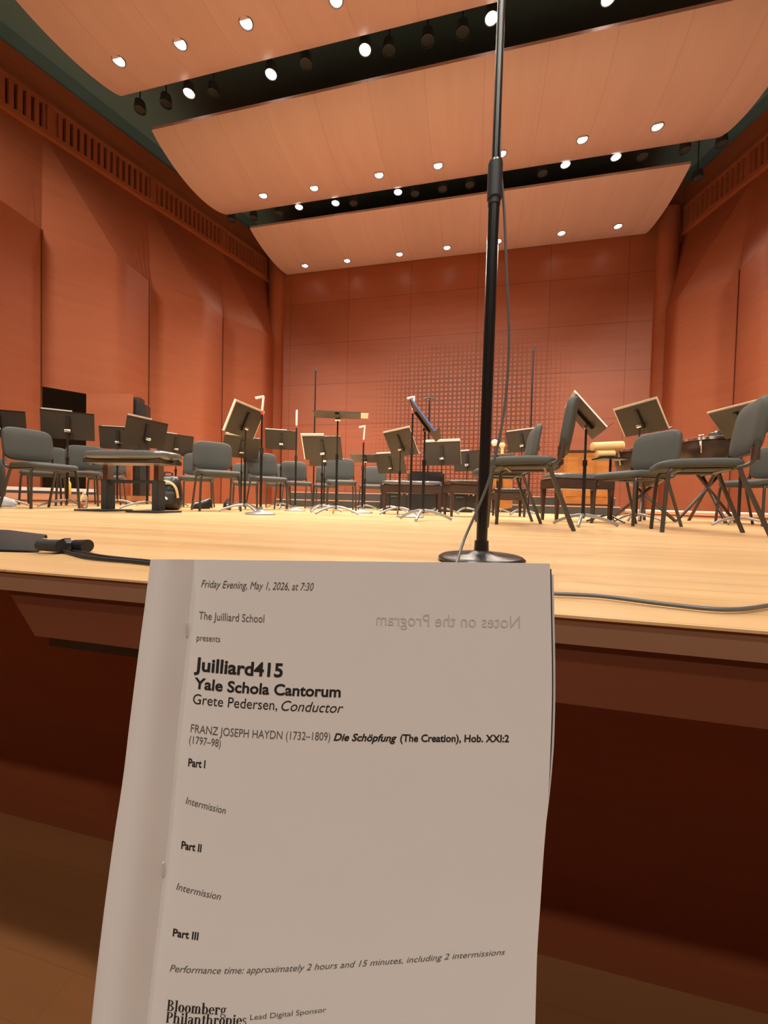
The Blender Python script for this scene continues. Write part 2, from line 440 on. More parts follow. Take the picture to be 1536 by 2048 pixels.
# ------------------------------------------------------------------ ceiling lamps
def disc_lamp(name):
    t = empty(name)
    bm = BM(); lathe(bm, [(.098, .02), (.098, -.012), (.086, -.018), (.080, -.004), (.080, .02)], 24); obj('trim_ring', bm, M['can'], t, True)
    bm = BM(); lathe(bm, [(.079, .012), (.079, -.006)], 24); obj('lens', bm, M['lens'], t)
    return t
def can_lamp(name, lit=True):
    t = empty(name)
    bm = BM(); lathe(bm, [(.05, .16), (.085, .14), (.10, .02), (.10, -.01), (.088, -.01), (.088, .03), (.05, .05)], 20); obj('housing', bm, M['can'], t, True)
    bm = BM(); lathe(bm, [(.086, .02), (.086, .006)], 20); obj('lens', bm, M['lens'] if lit else M['lensoff'], t)
    bm = BM(); tube(bm, [(0, 0, .14), (0, 0, 1.2)], .012, 8); obj('hanger', bm, M['can'], t)
    return t
sd = bpy.data.lights.new('downlight', 'SPOT'); sd.energy = STAGE_W; sd.color = LAMP; sd.spot_size = R(92); sd.spot_blend = .9; sd.shadow_soft_size = .08
PROTO = {'p': disc_lamp('ceiling_light'), 'g': can_lamp('ceiling_spotlight'), 'u': can_lamp('unlit_spotlight', False)}
FIRST = {'p': True, 'g': True, 'u': True}
LIT = []
def lamp(kind, x, y, zz, label, zf=None):
    if zf:
        p = onz(x, y, 6.9)
        for _ in range(6): p = onz(x, y, zf(min(max(p.y, 3.3), 11.0)))
    else: p = onz(x, y, zz)
    o = PROTO[kind] if FIRST[kind] else copy_tree(PROTO[kind])
    FIRST[kind] = False
    o.location = p
    tag(o, label, 'ceiling lamp', {'p': 'round downlights in the canopy panels', 'g': 'lit spotlights in the dark gaps', 'u': 'unlit spotlights in the dark gaps'}[kind])
    if kind != 'u': LIT.append((o, p.y))
    return o
def beam(o, y):
    if True:
        L = bpy.data.objects.new('lamp_beam', sd); COL.objects.link(L); L.parent = o; L.location = (0, 0, -.03); L.rotation_euler = (R(-40) if y > 10 else 0, 0, 0)
ORD = ['leftmost', 'second from the left', 'third from the left', 'fourth from the left', 'fifth from the left', 'sixth from the left', 'rightmost']
todo = []
for i, (x, y) in enumerate([(237, 120), (360, 86), (492, 44), (672, -2)]):
    todo.append(('p', x, y, 0, 'round lit downlight in the front canopy panel, %s of four' % ['leftmost', 'second from the left', 'third from the left', 'rightmost'][i], Z1))
for i, (x, y) in enumerate([(526, 390), (628, 375), (758, 349), (876, 330), (1003, 306), (1165, 278), (1315, 252)]):
    todo.append(('p', x, y, 0, 'round lit downlight in the middle canopy panel, %s of seven' % ORD[i], Z2))
for i, (x, y) in enumerate([(610, 531), (694, 521), (799, 508), (894, 495), (996, 482), (1123, 466), (1236, 452)]):
    todo.append(('p', x, y, 0, 'round lit downlight in the rear canopy panel, %s of seven' % ORD[i], Z3))
for i, (x, y) in enumerate([(378, 186), (542, 148), (730, 99), (983, 36), (1217, -4)]):
    todo.append(('g', x, y, 7.1, 'lit spotlight in the wide dark gap, %s of five' % ['leftmost', 'second from the left', 'third from the left', 'fourth from the left', 'rightmost'][i], None))
for i, (x, y) in enumerate([(598, 414), (671, 406), (796, 384), (1131, 329), (1232, 314)]):
    todo.append(('g', x, y, 7.1, 'lit spotlight in the narrow dark gap, %s of five' % ['leftmost', 'second from the left', 'third from the left', 'fourth from the left', 'rightmost'][i], None))
for i, (x, y) in enumerate([(280, 220), (332, 208), (427, 187), (612, 128), (778, 102), (855, 82), (925, 66)]):
    todo.append(('u', x, y, 7.25, 'dark unlit spotlight in the wide gap, %s of seven' % ORD[i], None))
w10 = ['first', 'second', 'third', 'fourth', 'fifth', 'sixth', 'seventh', 'eighth', 'ninth', 'tenth', 'eleventh']
for i, (x, y) in enumerate([(463, 440), (507, 436), (558, 427), (707, 407), (830, 388), (885, 378), (940, 370), (1085, 347), (1285, 313), (1370, 301), (1443, 288)]):
    todo.append(('u', x, y, 7.2, 'dark unlit spotlight in the narrow gap, %s of eleven from the left' % w10[i], None))
todo.append(('u', 1395, 357, 7.2, 'small dark unlit spotlight beside the right end of the rear canopy panel', None))
for a in todo: lamp(*a)
# unseen lamps added to light the near stage and the programme
hd = bpy.data.lights.new('fill_lamp_light', 'SPOT'); hd.energy = FILL_W; hd.color = (1, .93, .84); hd.spot_size = R(130); hd.spot_blend = .8; hd.shadow_soft_size = .15
for k, (x, y, e) in enumerate([(-4.4, 2.3, 1), (-1.2, 2.3, 1), (2.2, 2.3, 1)]):
    o = copy_tree(PROTO['g']); o.location = (x, y, 7.0)
    LIT.append((o, y))
    tag(o, 'added spotlight above the front of the stage, out of view, %s of three' % ['left', 'middle', 'right'][k], 'ceiling lamp', 'added spotlights above the stage front')
for o, y in LIT: beam(o, y)
for k, (x, y) in enumerate([(-3, -1.6), (0.6, -1.6), (3.6, -1.6), (-3, -5), (0.6, -5), (3.6, -5)]):
    t = thing('fill_lamp', 'added round fill lamp over the seats behind the viewer, %s' % ['front left', 'front middle', 'front right', 'rear left', 'rear middle', 'rear right'][k], 'ceiling lamp', (x, y, 8.36), 0, 'added fill lamps over the seats')
    bm = BM(); lathe(bm, [(.2, .04), (.2, -.03), (.17, -.04), (.16, 0), (.16, .04)], 24); obj('trim_ring', bm, M['can'], t, True)
    bm = BM(); lathe(bm, [(.155, .03), (.155, -.01)], 24); obj('lens', bm, M['lens'], t)
    L = bpy.data.objects.new('lamp_beam', hd); COL.objects.link(L); L.parent = t; L.location = (0, 0, -.06)

# spotlights hung over the seats and aimed at the stage
fd = bpy.data.lights.new('front_beam', 'SPOT'); fd.energy = FRONT_W; fs = fd.copy(); fs.energy = FRONT_W * 1.9
for q in (fd, fs): q.color = LAMP; q.spot_size = R(60); q.spot_blend = .9; q.shadow_soft_size = .45
fs.spot_size = R(50)
for k, (x, tx, tz) in enumerate([(-7.6, -7.6, 3.4), (-3.4, -2.6, 1.2), (-.8, -.6, 1.5), (1.8, 1.4, 1.2), (6.1, 6.1, 3.4)]):
    P = Vector((x, -1.6, 8.1) if k in (0, 4) else (x, -3.0, 7.55)); D = (Vector((tx, 5.6 if k in (0, 4) else 6.6, tz)) - P).normalized()
    t = thing('front_spotlight', 'black spotlight over the seats aimed at the stage, %s of five' % ['leftmost', 'second from the left', 'middle', 'second from the right', 'rightmost'][k], 'spotlight', P, 0, 'front spotlights over the seats')
    Q = D.to_track_quat('-Z', 'Y').to_matrix().to_4x4()
    bm = BM(); lathe(bm, [(.06, .42), (.10, .40), (.11, .06), (.13, .0), (.115, .0), (.10, .06)], 20, Q); obj('housing', bm, M['desk2'], t, True)
    bm = BM(); lathe(bm, [(.10, .05), (.10, .045)], 20, Q); obj('lens', bm, M['lens'], t)
    bm = BM(); tube(bm, [Q @ Vector((0, 0, .25)), (0, 0, .9)], .02, 8); obj('hanger', bm, M['can'], t)
    L = bpy.data.objects.new('lamp_beam', fs if k in (0, 4) else fd); COL.objects.link(L); L.parent = t; L.matrix_local = Q; L.location = D * .03

# ------------------------------------------------------------------ choir risers round the back of the stage
def riser(label, pts, back, z0, z1, mat, edge, et=.02, groove=False):
    bm = BM(); poly = [tuple(p) for p in pts] + [tuple(p) for p in back]
    prism(bm, poly, z0, z1 - et)
    t = obj('stage_riser', bm, mat); tag(t, label, 'riser', 'choir risers')
    bm = BM(); prism(bm, poly, z1 - et, z1); obj('riser_deck', bm, edge, t)
    if groove:
        P, Q = Vector((*pts[0], 0)), Vector((*pts[1], 0)); d = (Q - P).normalized(); n = Vector((d.y, -d.x, 0)) * .004
        bm = BM(); prism(bm, [(p.x, p.y) for p in (P + n, Q + n, Q, P)], z0 + .03, z0 + .055); obj('groove', bm, M['front'], t)
    return t
def gp(x, d): p = ground(x, d); return (p.x, p.y)
riser('low black riser step across the back of the stage', [(-4.3, 8.0), (2.7, 8.0)], [(2.7, 10.75), (-4.3, 10.75)], 0, .165, M['riser'], M['riserw'])
riser('upper black riser step in front of the back wall', [(-4.6, 9.2), (3.0, 9.2)], [(3.0, 10.75), (-4.6, 10.75)], .165, .36, M['riser'], M['riserw'])
riser('low pink wood riser at the left below the stage door', [gp(-60, 5.6), gp(312, 7.3)], [gp(312, 8.0), gp(240, 7.6), gp(75, 6.75), gp(-60, 6.1)], 0, .155, M['riserw'], M['riserw'], .01, True)
riser('upper riser at the left with a white edge strip', [gp(-60, 5.85), gp(300, 7.5)], [gp(300, 7.9), gp(240, 7.5), gp(75, 6.7), gp(-60, 6.05)], .155, .255, M['can'], M['strip'], .055)
riser('low pink wood riser at the right behind the drums', [(2.85, 8.2), (4.6, 5.7)], [(5.05, 6.3), (4.5, 8.2), (3.9, 9.4), (2.95, 9.4)], 0, .12, M['riserw'], M['strip'], .02, True)

# ------------------------------------------------------------------ chairs
def pad(bm, w, h, t, r, bulge, fn, nu=14, nv=14):
    """rounded cushion w x h, thickness t, corner radius r, mapped by fn(x, y, z) -> point; z is the cushion's thickness"""
    def outline(k, n):
        # superellipse-like rounded rectangle
        a = 2 * math.pi * k / n
        c, s = math.cos(a), math.sin(a)
        e = .42
        return (math.copysign(abs(c) ** e, c), math.copysign(abs(s) ** e, s))
    n = 40
    layers = [(-.5, .0), (-.5, .55), (-.5, .86), (-.42, .96), (-.22, 1.0), (.22, 1.0), (.42, .96), (.5, .86), (.5, .55), (.5, 0)]
    rings = []
    for zz, sc in layers:
        if sc == 0:
            rings.append([bm.verts.new(fn(0, 0, zz * t + math.copysign(bulge, zz)))]); continue
        ring = []
        for k in range(n):
            x, y = outline(k, n)
            ox, oy = x * w / 2, y * h / 2
            if sc >= .86:
                q = (1 - sc) * t * 2.2
                px_, py_ = ox - math.copysign(min(q, abs(ox)), ox), oy - math.copysign(min(q, abs(oy)), oy)
            else: px_, py_ = ox * sc, oy * sc
            ex = bulge * (1 - min(1, sc) ** 2) * (1 if zz > 0 else -1) if abs(zz) == .5 else 0
            ring.append(bm.verts.new(fn(px_, py_, zz * t + ex)))
        rings.append(ring)
    for A, B in zip(rings, rings[1:]):
        if len(A) == 1:
            for k in range(n): bm.faces.new((A[0], B[k], B[(k + 1) % n]))
        elif len(B) == 1:
            for k in range(n): bm.faces.new((A[k], A[(k + 1) % n], B[0]))
        else:
            for k in range(n): bm.faces.new((A[k], A[(k + 1) % n], B[(k + 1) % n], B[k]))
    return bm
def make_chair():
    t = empty('orchestra_chair')
    bm = BM(); pad(bm, .46, .45, .05, .05, .008, lambda x, y, z: (x, y + .03, .437 + z - .018 * max(0, (y - .08) / .15) ** 2 - .008 * max(0, (-y - .1) / .15)))
    obj('seat', bm, M['pad'], t, True)
    # backrest: leans back and curves round the sitter
    def bk(x, y, z):
        ly = -.235 - z; zz = .665 + y
        lean = math.tan(R(8.5)) * (y + .16)
        return (x, ly - lean + .35 * x * x, zz)
    bm = BM(); pad(bm, .445, .345, .05, .06, .006, bk)
    obj('backrest', bm, M['pad'], t, True)
    for s in (-1, 1):
        bm = BM(); tube(bm, smooth_path([(s * .19, .12, .405), (s * .198, .17, .40), (s * .205, .195, .34), (s * .218, .215, 0)], 4), .0125, 10); obj('leg', bm, M['frame'], t, True)
        bm = BM(); tube(bm, smooth_path([(s * .19, -.10, .405), (s * .195, -.15, .40), (s * .202, -.175, .33), (s * .218, -.30, 0)], 4), .0125, 10); obj('leg', bm, M['frame'], t, True)
        bm = BM(); tube(bm, smooth_path([(s * .195, -.12, .405), (s * .21, -.19, .42), (s * .215, -.215, .47), (s * .212, -.225, .56)], 4), .013, 10); obj('back_support', bm, M['frame'], t, True)
        bm = BM(); box(bm, (s * .215 - .009, -.235, .44), (s * .215 + .009, -.195, .52), bev=.004); obj('hinge_plate', bm, M['chrome'], t)
    bm = BM()
    for y in (.12, -.12): tube(bm, [(-.20, y, .402), (.20, y, .402)], .011, 8)
    for x in (-.19, .19): tube(bm, [(x, .15, .402), (x, -.15, .402)], .011, 8)
    obj('seat_frame', bm, M['frame'], t, True)
    return t
CH = make_chair(); ch_first = True
def chair(p, psi, label, group):
    global ch_first
    o = CH if ch_first else copy_tree(CH); ch_first = False
    o.location = p; o.rotation_euler = (0, 0, YAW + R(psi))
    return tag(o, label, 'chair', group)
GL, GR, GB = 'grey orchestra chairs at the left', 'grey orchestra chairs at the right', 'grey orchestra chairs further back'
chair(ground(86, 4.05), 250, 'charcoal orchestra chair nearest the left edge, in front of the two-part music stand', GL)
chair(ground(88, 5.45), 212, 'charcoal orchestra chair mostly hidden behind the near left chair', GL)
chair(ground(162, 5.2), 208, 'charcoal orchestra chair half hidden behind the left end of the black adjustable bench', GL)
chair(ground(214, 6.25), 205, 'small charcoal chair seen through the gap under the black adjustable bench', GL)
chair(ground(433, 4.55), 215, 'charcoal orchestra chair standing alone between the backpack and the tallest tilted stand', GL)
chair(ground(394, 5.8), 200, 'charcoal chair peeping out left behind the lone chair beside the backpack', GL)
chair(ground(534, 5.55), 216, 'charcoal orchestra chair behind the microphone with the angled white head', GB)
chair(ground(490, 7.3), 200, 'small charcoal chair behind the pole of the tallest tilted stand', GB)
chair(ground(593, 6.7), 205, 'charcoal chair behind the slim upright white microphone', GB)
chair(ground(556, 7.3), 197, 'small pale grey chair back between the two chairs behind the microphones', GB)
chair(ground(681, 6.0), 190, 'charcoal chair right behind the pole of the flat conductor stand', GB)
chair(ground(652, 7.4), 184, 'dim charcoal chair behind the broad stand with white sheets', GB)
chair(ground(744, 7.3), 172, 'dark charcoal chair behind the short white microphone', GB)
chair(lat(.965, 2.66), 66, 'large charcoal chair seen from the side just right of the tall microphone pole', GR)
chair(lat(1.04, 3.45), 78, 'charcoal chair partly hidden behind the side-on chair by the tall pole', GR)
chair(lat(2.18, 3.42), 105, 'charcoal chair with its back in front of the drums, turned to the left', GR)
chair(lat(2.055, 2.55), 63, 'largest charcoal chair, seen from the side near the right edge', GR)
chair(ground(1508, 4.0), 102, 'charcoal chair behind the largest chair, cut by the right edge', GR)

# ------------------------------------------------------------------ music stands
def stand(p, zc, psi, tilt, label, base=None, w=.5, h=.32, off=None, group='black music stands', rot=30):
    """p: desk centre on the plan; zc its height; psi way the music faces (0 = away from the viewer); tilt of the desk from upright"""
    t = thing('music_stand', label, 'music stand', (p.x, p.y, base or 0), YAW + R(psi), group)
    b0 = base or 0; zc -= b0
    T = Matrix.Translation((0, 0, zc)) @ Matrix.Rotation(R(tilt), 4, 'X')       # desk frame: x width, z up the desk, +y music side
    def tb(bm, lo, hi, bev=0): return box(bm, lo, hi, T, bev)
    bm = BM(); tb(bm, (-w / 2, -.002, -h / 2), (w / 2, .001, h / 2)); tb(bm, (-w / 2, .0, -h / 2), (w / 2, .055, -h / 2 + .003))
    tb(bm, (-w / 2, -.010, h / 2 - .003), (w / 2, .0, h / 2)); obj('desk', bm, M['desk'], t)
    bm = BM(); tb(bm, (-.022, -.022, -.10), (.022, -.0025, .11), .004); obj('desk_bracket', bm, M['desk2'], t)
    K = T @ Vector((0, -.035, -.06))
    bm = BM(); lathe(bm, [(.006, -.03), (.017, -.028), (.019, 0), (.017, .028), (.006, .03)], 12, Matrix.Translation(K) @ Matrix.Rotation(R(90), 4, 'Y')); obj('tilt_knob', bm, M['chrome'], t, True)
    bm = BM(); tube(bm, [K, (K.x, K.y, .55 * zc)], .0085, 10); obj('inner_tube', bm, M['desk2'], t, True)
    bm = BM(); tube(bm, [(K.x, K.y, .60 * zc), (K.x, K.y, .06)], .0125, 12); tube(bm, [(K.x, K.y, .56 * zc), (K.x, K.y, .60 * zc + .01)], .017, 12); obj('pole', bm, M['pole'], t, True)
    for k in range(3):
        a = R(rot + 120 * k); c, s = math.cos(a), math.sin(a)
        bm = BM(); tube(bm, smooth_path([(K.x + c * .012, K.y + s * .012, .085), (K.x + c * .09, K.y + s * .09, .075), (K.x + c * .19, K.y + s * .19, .045), (K.x + c * .265, K.y + s * .265, .012)], 5), [.014] * 6 + [.0125] * 6 + [.012] * 4, 10)
        obj('leg', bm, M['baseg'], t, True)
    return t, T
def rest(t, T, name, label, cat, mat, w=.30, h=.3, dx=0., up=0., th=.004, group='sheet music on the stands'):
    """a booklet lying on the desk of stand t; up lifts it past the top of the desk"""
    bm = BM(); box(bm, (dx - w / 2, .0015, -.155 + up), (dx + w / 2, .0015 + th, -.155 + up + h), T)
    o = obj(name, bm, mat); o.location = t.location; o.rotation_euler = t.rotation_euler
    return tag(o, label, cat, group)
def xy(x, d): return ground(x, d)
def V(x, y): return Vector((x, y, 0))
SM = 'sheet_music'
t, T = stand(xy(-2, 4.5), .95, 22, 10, 'black music stand cut off by the left edge behind the nearest left chair')
t, T = stand(V(-4.62, 3.62), .955, 28, 8, 'dark stand with a bright top left edge beside the left stage door', rot=70)
rest(t, T, SM, 'white booklet showing over the top left of the stand by the stage door', 'sheet music', M['paper'], .28, .33, -.1)
t, T = stand(V(-5.05, 4.68), .99, 10, 8, 'music stand half covered by the tilted stand above the adjustable bench')
rest(t, T, SM, 'pale booklet edge on the stand left of the one above the bench', 'sheet music', M['paper'], .3, .325, -.06)
t, T = stand(V(-3.669, 3.761), .873, 68, 13, 'tilted dark stand rising right behind the black adjustable bench')
rest(t, T, SM, 'white booklet on the tilted stand behind the adjustable bench', 'sheet music', M['paper'], .28, .335, -.1)
t, T = stand(V(-4.40, 5.05), .94, 46, 14, 'music stand right of the adjustable bench, above the backpack')
rest(t, T, SM, 'white booklet edge on the stand above the backpack', 'sheet music', M['paper'], .26, .33, -.12)
t, T = stand(V(-3.15, 4.85), .865, 36, 30, 'low stand behind the lone chair, white pages along its top', rot=10)
rest(t, T, SM, 'white pages on the low stand behind the lone chair', 'sheet music', M['paper'], .30, .34, -.08, .004, .012)
t, T = stand(V(-2.385, 3.73), .97, 76, 24, 'tallest stand at the left, steeply turned with a white page down its edge', rot=0)
rest(t, T, SM, 'wide white pages on the tallest turned stand at the left', 'sheet music', M['paper'], .53, .338, 0, 0, .02)
t, T = stand(V(-3.02, 5.75), 1.11, 13, 24, 'square-on stand between the two white microphones at the left')
rest(t, T, SM, 'white booklet on the square-on stand between the microphones', 'sheet music', M['paper'], .33, .325, -.08, 0, .008)
t, T = stand(V(-1.869, 4.654), .816, -8, 28, 'broad stand with white sheets at top and left, beside the conductor stand', rot=20)
rest(t, T, SM, 'large white sheets on the broad stand beside the conductor stand', 'sheet music', M['paper'], .30, .345, -.115, 0, .01)
t, T = stand(V(-2.35, 5.95), .86, 4, 24, 'small stand almost hidden left of the broad stand with white sheets')
rest(t, T, SM, 'white corner of music on the small hidden stand', 'sheet music', M['paper'], .32, .34, -.05, 0, .006)
# conductor's stand, desk laid nearly flat
CSP = V(-1.52, 4.28)
t, T = stand(xy(671, 4.2), 1.075, 4, 88, 'conductor stand with its desk laid flat, seen edge-on', w=.50, h=.30, rot=-20)
rest(t, T, SM, 'white score lying on the flat conductor stand, its corner out at the right', 'sheet music', M['paper'], .14, .20, .26, .04, .006)
t, T = stand(xy(728, 6.75), .90, -6, 70, 'nearly flat low stand right of the conductor stand, dark top bar')
rest(t, T, SM, 'white pages along the edge of the nearly flat low stand', 'sheet music', M['paper'], .44, .26, 0, 0, .02)
t, T = stand(V(-1.235, 5.86), .745, -30, 24, 'small brown stand left of the tilted stand in the middle')
rest(t, T, SM, 'white booklet on the small brown stand in the middle', 'sheet music', M['paper'], .34, .335, -.05, 0, .008)
t, T = stand(V(-.845, 4.562), .853, -54, 28, 'tilted stand in the middle, left of the stand with the blue folder', rot=25)
rest(t, T, SM, 'white pages on the tilted stand in the middle', 'sheet music', M['paper'], .50, .335, 0, 0, .005)
t, T = stand(xy(843, 3.3), .834, -99, 37, 'stand seen side-on holding a blue folder, nearest the middle', rot=-8)
rest(t, T, 'folder', 'blue folder on the side-on stand in the middle', 'folder', M['blue'], .44, .33, 0, .0, .014, None)
t, T = stand(V(-.408, 5.3), .825, -22, 22, 'broad stand with a cream page along its top, left of the tall pole')
rest(t, T, SM, 'cream pages along the top of the broad stand left of the tall pole', 'sheet music', M['paper'], .50, .345, 0, 0, .012)
t, T = stand(V(-.08, 6.3), .83, -40, 10, 'dark stand just left of the tall pole behind the broad stand')
rest(t, T, SM, 'white page end on the dark stand just left of the tall pole', 'sheet music', M['paper'], .26, .335, -.1, 0, .012)
t, T = stand(xy(992, 6.2), .86, -25, 60, 'low flat-tilted stand just right of the tall pole')
rest(t, T, SM, 'white pages on the low stand just right of the tall pole', 'sheet music', M['paper'], .40, .28, 0, 0, .02)
t, T = stand(V(.70, 6.0), 1.09, -48, 20, 'stand behind the backs of the two side-on chairs')
rest(t, T, SM, 'white booklet edge on the stand behind the side-on chairs', 'sheet music', M['paper'], .46, .33, 0, 0, .008)
t, T = stand(xy(1162, 3.0), .83, -108, 39, 'side-on stand with a long cream page, right of the large side-on chair', rot=-15)
rest(t, T, SM, 'long cream pages on the side-on stand right of the large chair', 'sheet music', M['paper'], .48, .35, 0, -.005, .012)
t, T = stand(V(1.679, 4.526), 1.07, -77, 30, 'stand with a thin cream rim standing above the drums')
rest(t, T, SM, 'cream sheets rimming the stand above the drums', 'sheet music', M['paper'], .53, .338, 0, 0, .003)
t, T = stand(V(2.45, 4.30), .985, -86, 40, 'tilted stand hidden behind the largest chair at the right')
rest(t, T, SM, 'cream sheets on the stand behind the largest chair', 'sheet music', M['paper'], .51, .335, 0, 0, .004)

# ------------------------------------------------------------------ microphones and their stands
def mic(x, d, ytop, ypole, label, head='angled', r=.012, group='slim microphones on round bases'):
    p = ground(x, d)
    t = thing('microphone_stand', label, 'microphone', p, YAW, group)
    hz = lambda y: (at(x, y, d)).z
    zt, zp = hz(ytop), hz(ypole)
    bm = BM(); lathe(bm, [(.14, 0), (.142, .012), (.13, .022), (.05, .032), (.022, .05), (.02, .075)], 32); obj('base', bm, M['baseg'], t, True)
    bm = BM(); tube(bm, [(0, 0, .05), (0, 0, zp * .62)], r, 12); tube(bm, [(0, 0, zp * .62), (0, 0, zp)], r * .75, 12); obj('pole', bm, M['pole'], t, True)
    bm = BM(); tube(bm, [(0, 0, zp * .60), (0, 0, zp * .66)], r * 1.5, 12); obj('clutch', bm, M['desk2'], t, True)
    bm = BM(); tube(bm, [(0, 0, zp - .01), (0, 0, zp + .025)], r * .95, 12); obj('red_ring', bm, M['red'], t, True)
    bm = BM()
    if head == 'angled':
        tube(bm, [(0, 0, zp + .02), (0.012, 0, zt - .01)], .011, 10); tube(bm, [(0.016, 0, zt - .012), (-.06, -.02, zt - .035)], [.011, .013], 10)
    else:
        tube(bm, [(0, 0, zp + .02), (0, 0, zt - .01), (0, 0, zt)], [.013, .013, .008], 12)
    obj('microphone_head', bm, M['sole'], t, True)
    return t
mic(521, 3.72, 792, 828, 'microphone with an angled white head on a black pole, beside the tallest turned stand')
mic(590, 5.2, 821, 855, 'slim upright white microphone with a red ring left of the conductor stand', 'straight')
mic(724, 5.0, 851, 884, 'short white microphone right of the conductor stand', 'angled', .014)
mic(820, 3.95, 793, 826, 'white-topped microphone beside the stand with the blue folder', 'angled')
def tall_mic(x, d, ytop, label, head):
    p = ground(x, d); zt = at(x, ytop, d).z
    t = thing('tall_microphone_stand', label, 'microphone', p, YAW, 'thin tall microphone stands at the back')
    bm = BM(); tube(bm, [(0, 0, .02), (0, 0, zt - .06)], .013, 10); obj('pole', bm, M['pole'], t, True)
    bm = BM(); lathe(bm, [(.15, 0), (.15, .012), (.03, .03), (.02, .06)], 24); obj('base', bm, M['baseg'], t, True)
    bm = BM()
    if head == 'pair':
        tube(bm, [(-.10, 0, zt - .03), (-.04, 0, zt), (.04, 0, zt), (.10, 0, zt - .03)], .014, 8); tube(bm, [(0, 0, zt - .07), (0, 0, zt)], .01, 8)
    else: tube(bm, [(0, 0, zt - .07), (0, 0, zt)], [.022, .018], 10)
    obj('microphone_head', bm, M['can'], t, True)
    return t
tall_mic(626, 7.4, 737, 'thin tall stand rising in front of the left part of the back wall', 'one')
tall_mic(853, 7.1, 797, 'thin stand with a forked top before the carved relief wall', 'pair')
tall_mic(1056, 7.0, 698, 'tallest thin stand before the right edge of the carved relief wall', 'one')

# the big microphone stand in front
p = onz(962, 1123, 0)
BIGP = p.copy()
t = thing('microphone_pole_stand', 'tall black microphone pole rising out of the top of the photo', 'microphone stand', p, YAW)
def bigz(y): return (at(975, y, (p - CAM).dot(FW))).z
lean = Vector((.006, 0, 1))
zc = bigz(368)
bm = BM(); lathe(bm, [(.106, 0), (.111, .004), (.111, .010), (.105, .015), (.10, .017), (.035, .020), (.028, .026), (.019, .03), (.018, .055)], 48); obj('base', bm, M['pole'], t, True)
bm = BM(); tube(bm, [(0, 0, .03), lean * zc], .0142, 24); obj('pole', bm, M['pole'], t, True)
bm = BM(); tube(bm, [lean * (zc - .075), lean * (zc - .06), lean * (zc - .058), lean * (zc + .028), lean * (zc + .03)], [.0155, .0158, .0185, .0185, .012], 24); obj('clutch', bm, M['rubber'], t, True)
bm = BM(); tube(bm, [lean * (zc + .028), lean * (zc + .033)], .0178, 24); obj('clutch_ring', bm, M['chrome'], t, True)
bm = BM(); tube(bm, [lean * (zc + .02), lean * 2.6], .0098, 20); obj('upper_tube', bm, M['chrome'] if False else M['pole'], t, True)
bm = BM(); tube(bm, [lean * 2.0 + Vector((0, -.005, 0)), lean * 2.22 + Vector((0, -.005, 0))], .0105, 20); obj('gold_lit_band', bm, M['gold'], t, True)  # band coloured gold to paint the warm light on the upper tube
# cable hanging along it
dB = (p - CAM).dot(FW)
pts = [at(x, y, dB + e) for x, y, e in [(1001, -60, .0), (1002, 130, .0), (1000, 300, -.02), (1008, 420, -.02), (1014, 560, -.02), (1018, 680, -.02), (1012, 790, -.02), (998, 880, -.03), (976, 965, -.03), (950, 1030, -.035), (930, 1075, -.05)]]
pts += [onz(916, 1118, .022), onz(905, 1150, .006), onz(930, 1168, .006), onz(1010, 1180, .006), onz(1105, 1187, .006), onz(1200, 1192, .006), onz(1330, 1208, .006), onz(1450, 1219, .006), onz(1536, 1211, .006), onz(1640, 1190, .006), onz(1900, 1172, .006), onz(2500, 1160, .006)]
bm = BM(); tube(bm, smooth_path(pts, 8), .0033, 8); o = obj('microphone_cable', bm, M['grey'], None, True)
tag(o, 'thin dark cable hanging beside the tall pole and running along the right stage edge', 'cable')

# ------------------------------------------------------------------ benches
def artist_bench(p, rz, label):
    t = thing('piano_bench', label, 'bench', p, rz)
    bm = BM(); pad(bm, .86, .36, .07, .05, .012, lambda x, y, z: (x, y, .525 + z)); obj('seat', bm, M['bench'], t, True)
    bm = BM(); box(bm, (-.40, -.15, .45), (.40, .15, .49), bev=.005); obj('seat_frame', bm, M['frame'], t)
    for s in (-1, 1):
        x = s * .27
        bm = BM(); box(bm, (x - .033, -.05, .02), (x + .033, .05, .30), bev=.004); obj('leg', bm, M['blackm'], t)
        bm = BM(); box(bm, (x - .027, -.035, .30), (x + .027, .035, .45), bev=.003); obj('lift_column', bm, M['chrome'], t)
        bm = BM(); box(bm, (x - .20, -.17, 0), (x + .12, .17, .016), bev=.004); obj('foot_plate', bm, M['blackm'], t)
        bm = BM(); tube(bm, [(s * .40, 0, .47), (s * .455, 0, .47)], [.012, .012], 10); tube(bm, [(s * .44, 0, .47), (s * .47, 0, .47)], .028, 14); obj('height_knob', bm, M['black'], t, True)
    bm = BM(); box(bm, (-.24, -.02, .27), (.24, .02, .30), bev=.003); obj('crossbar', bm, M['blackm'], t)
    return t
artist_bench(ground(266, 3.68), YAW - R(9), 'black adjustable piano bench with two lift columns at the left')
def wood_bench(p, rz, w, d, h, label, top, mat='brownw'):
    t = thing('wooden_bench', label, 'bench', p, rz, 'dark wooden benches')
    bm = BM(); pad(bm, w, d, .05, .03, .008, lambda x, y, z: (x, y, h - .025 + z)); obj('seat', bm, top, t, True)
    bm = BM(); box(bm, (-w / 2 + .01, -d / 2 + .01, h - .15), (w / 2 - .01, d / 2 - .01, h - .052), bev=.006); obj('apron', bm, M[mat], t)
    for sx in (-1, 1):
        for sy in (-1, 1):
            bm = BM(); x, y = sx * (w / 2 - .035), sy * (d / 2 - .035)
            tube(bm, [(x, y, 0), (x, y, h - .14)], [.017, .03], 4); obj('leg', bm, M[mat], t)
    bm = BM(); tube(bm, [(w * .18, -d / 2 + .012, h - .10), (w * .18, -d / 2 - .008, h - .10)], [.008, .012], 10); obj('knob', bm, M['chrome'], t, True)
    return t
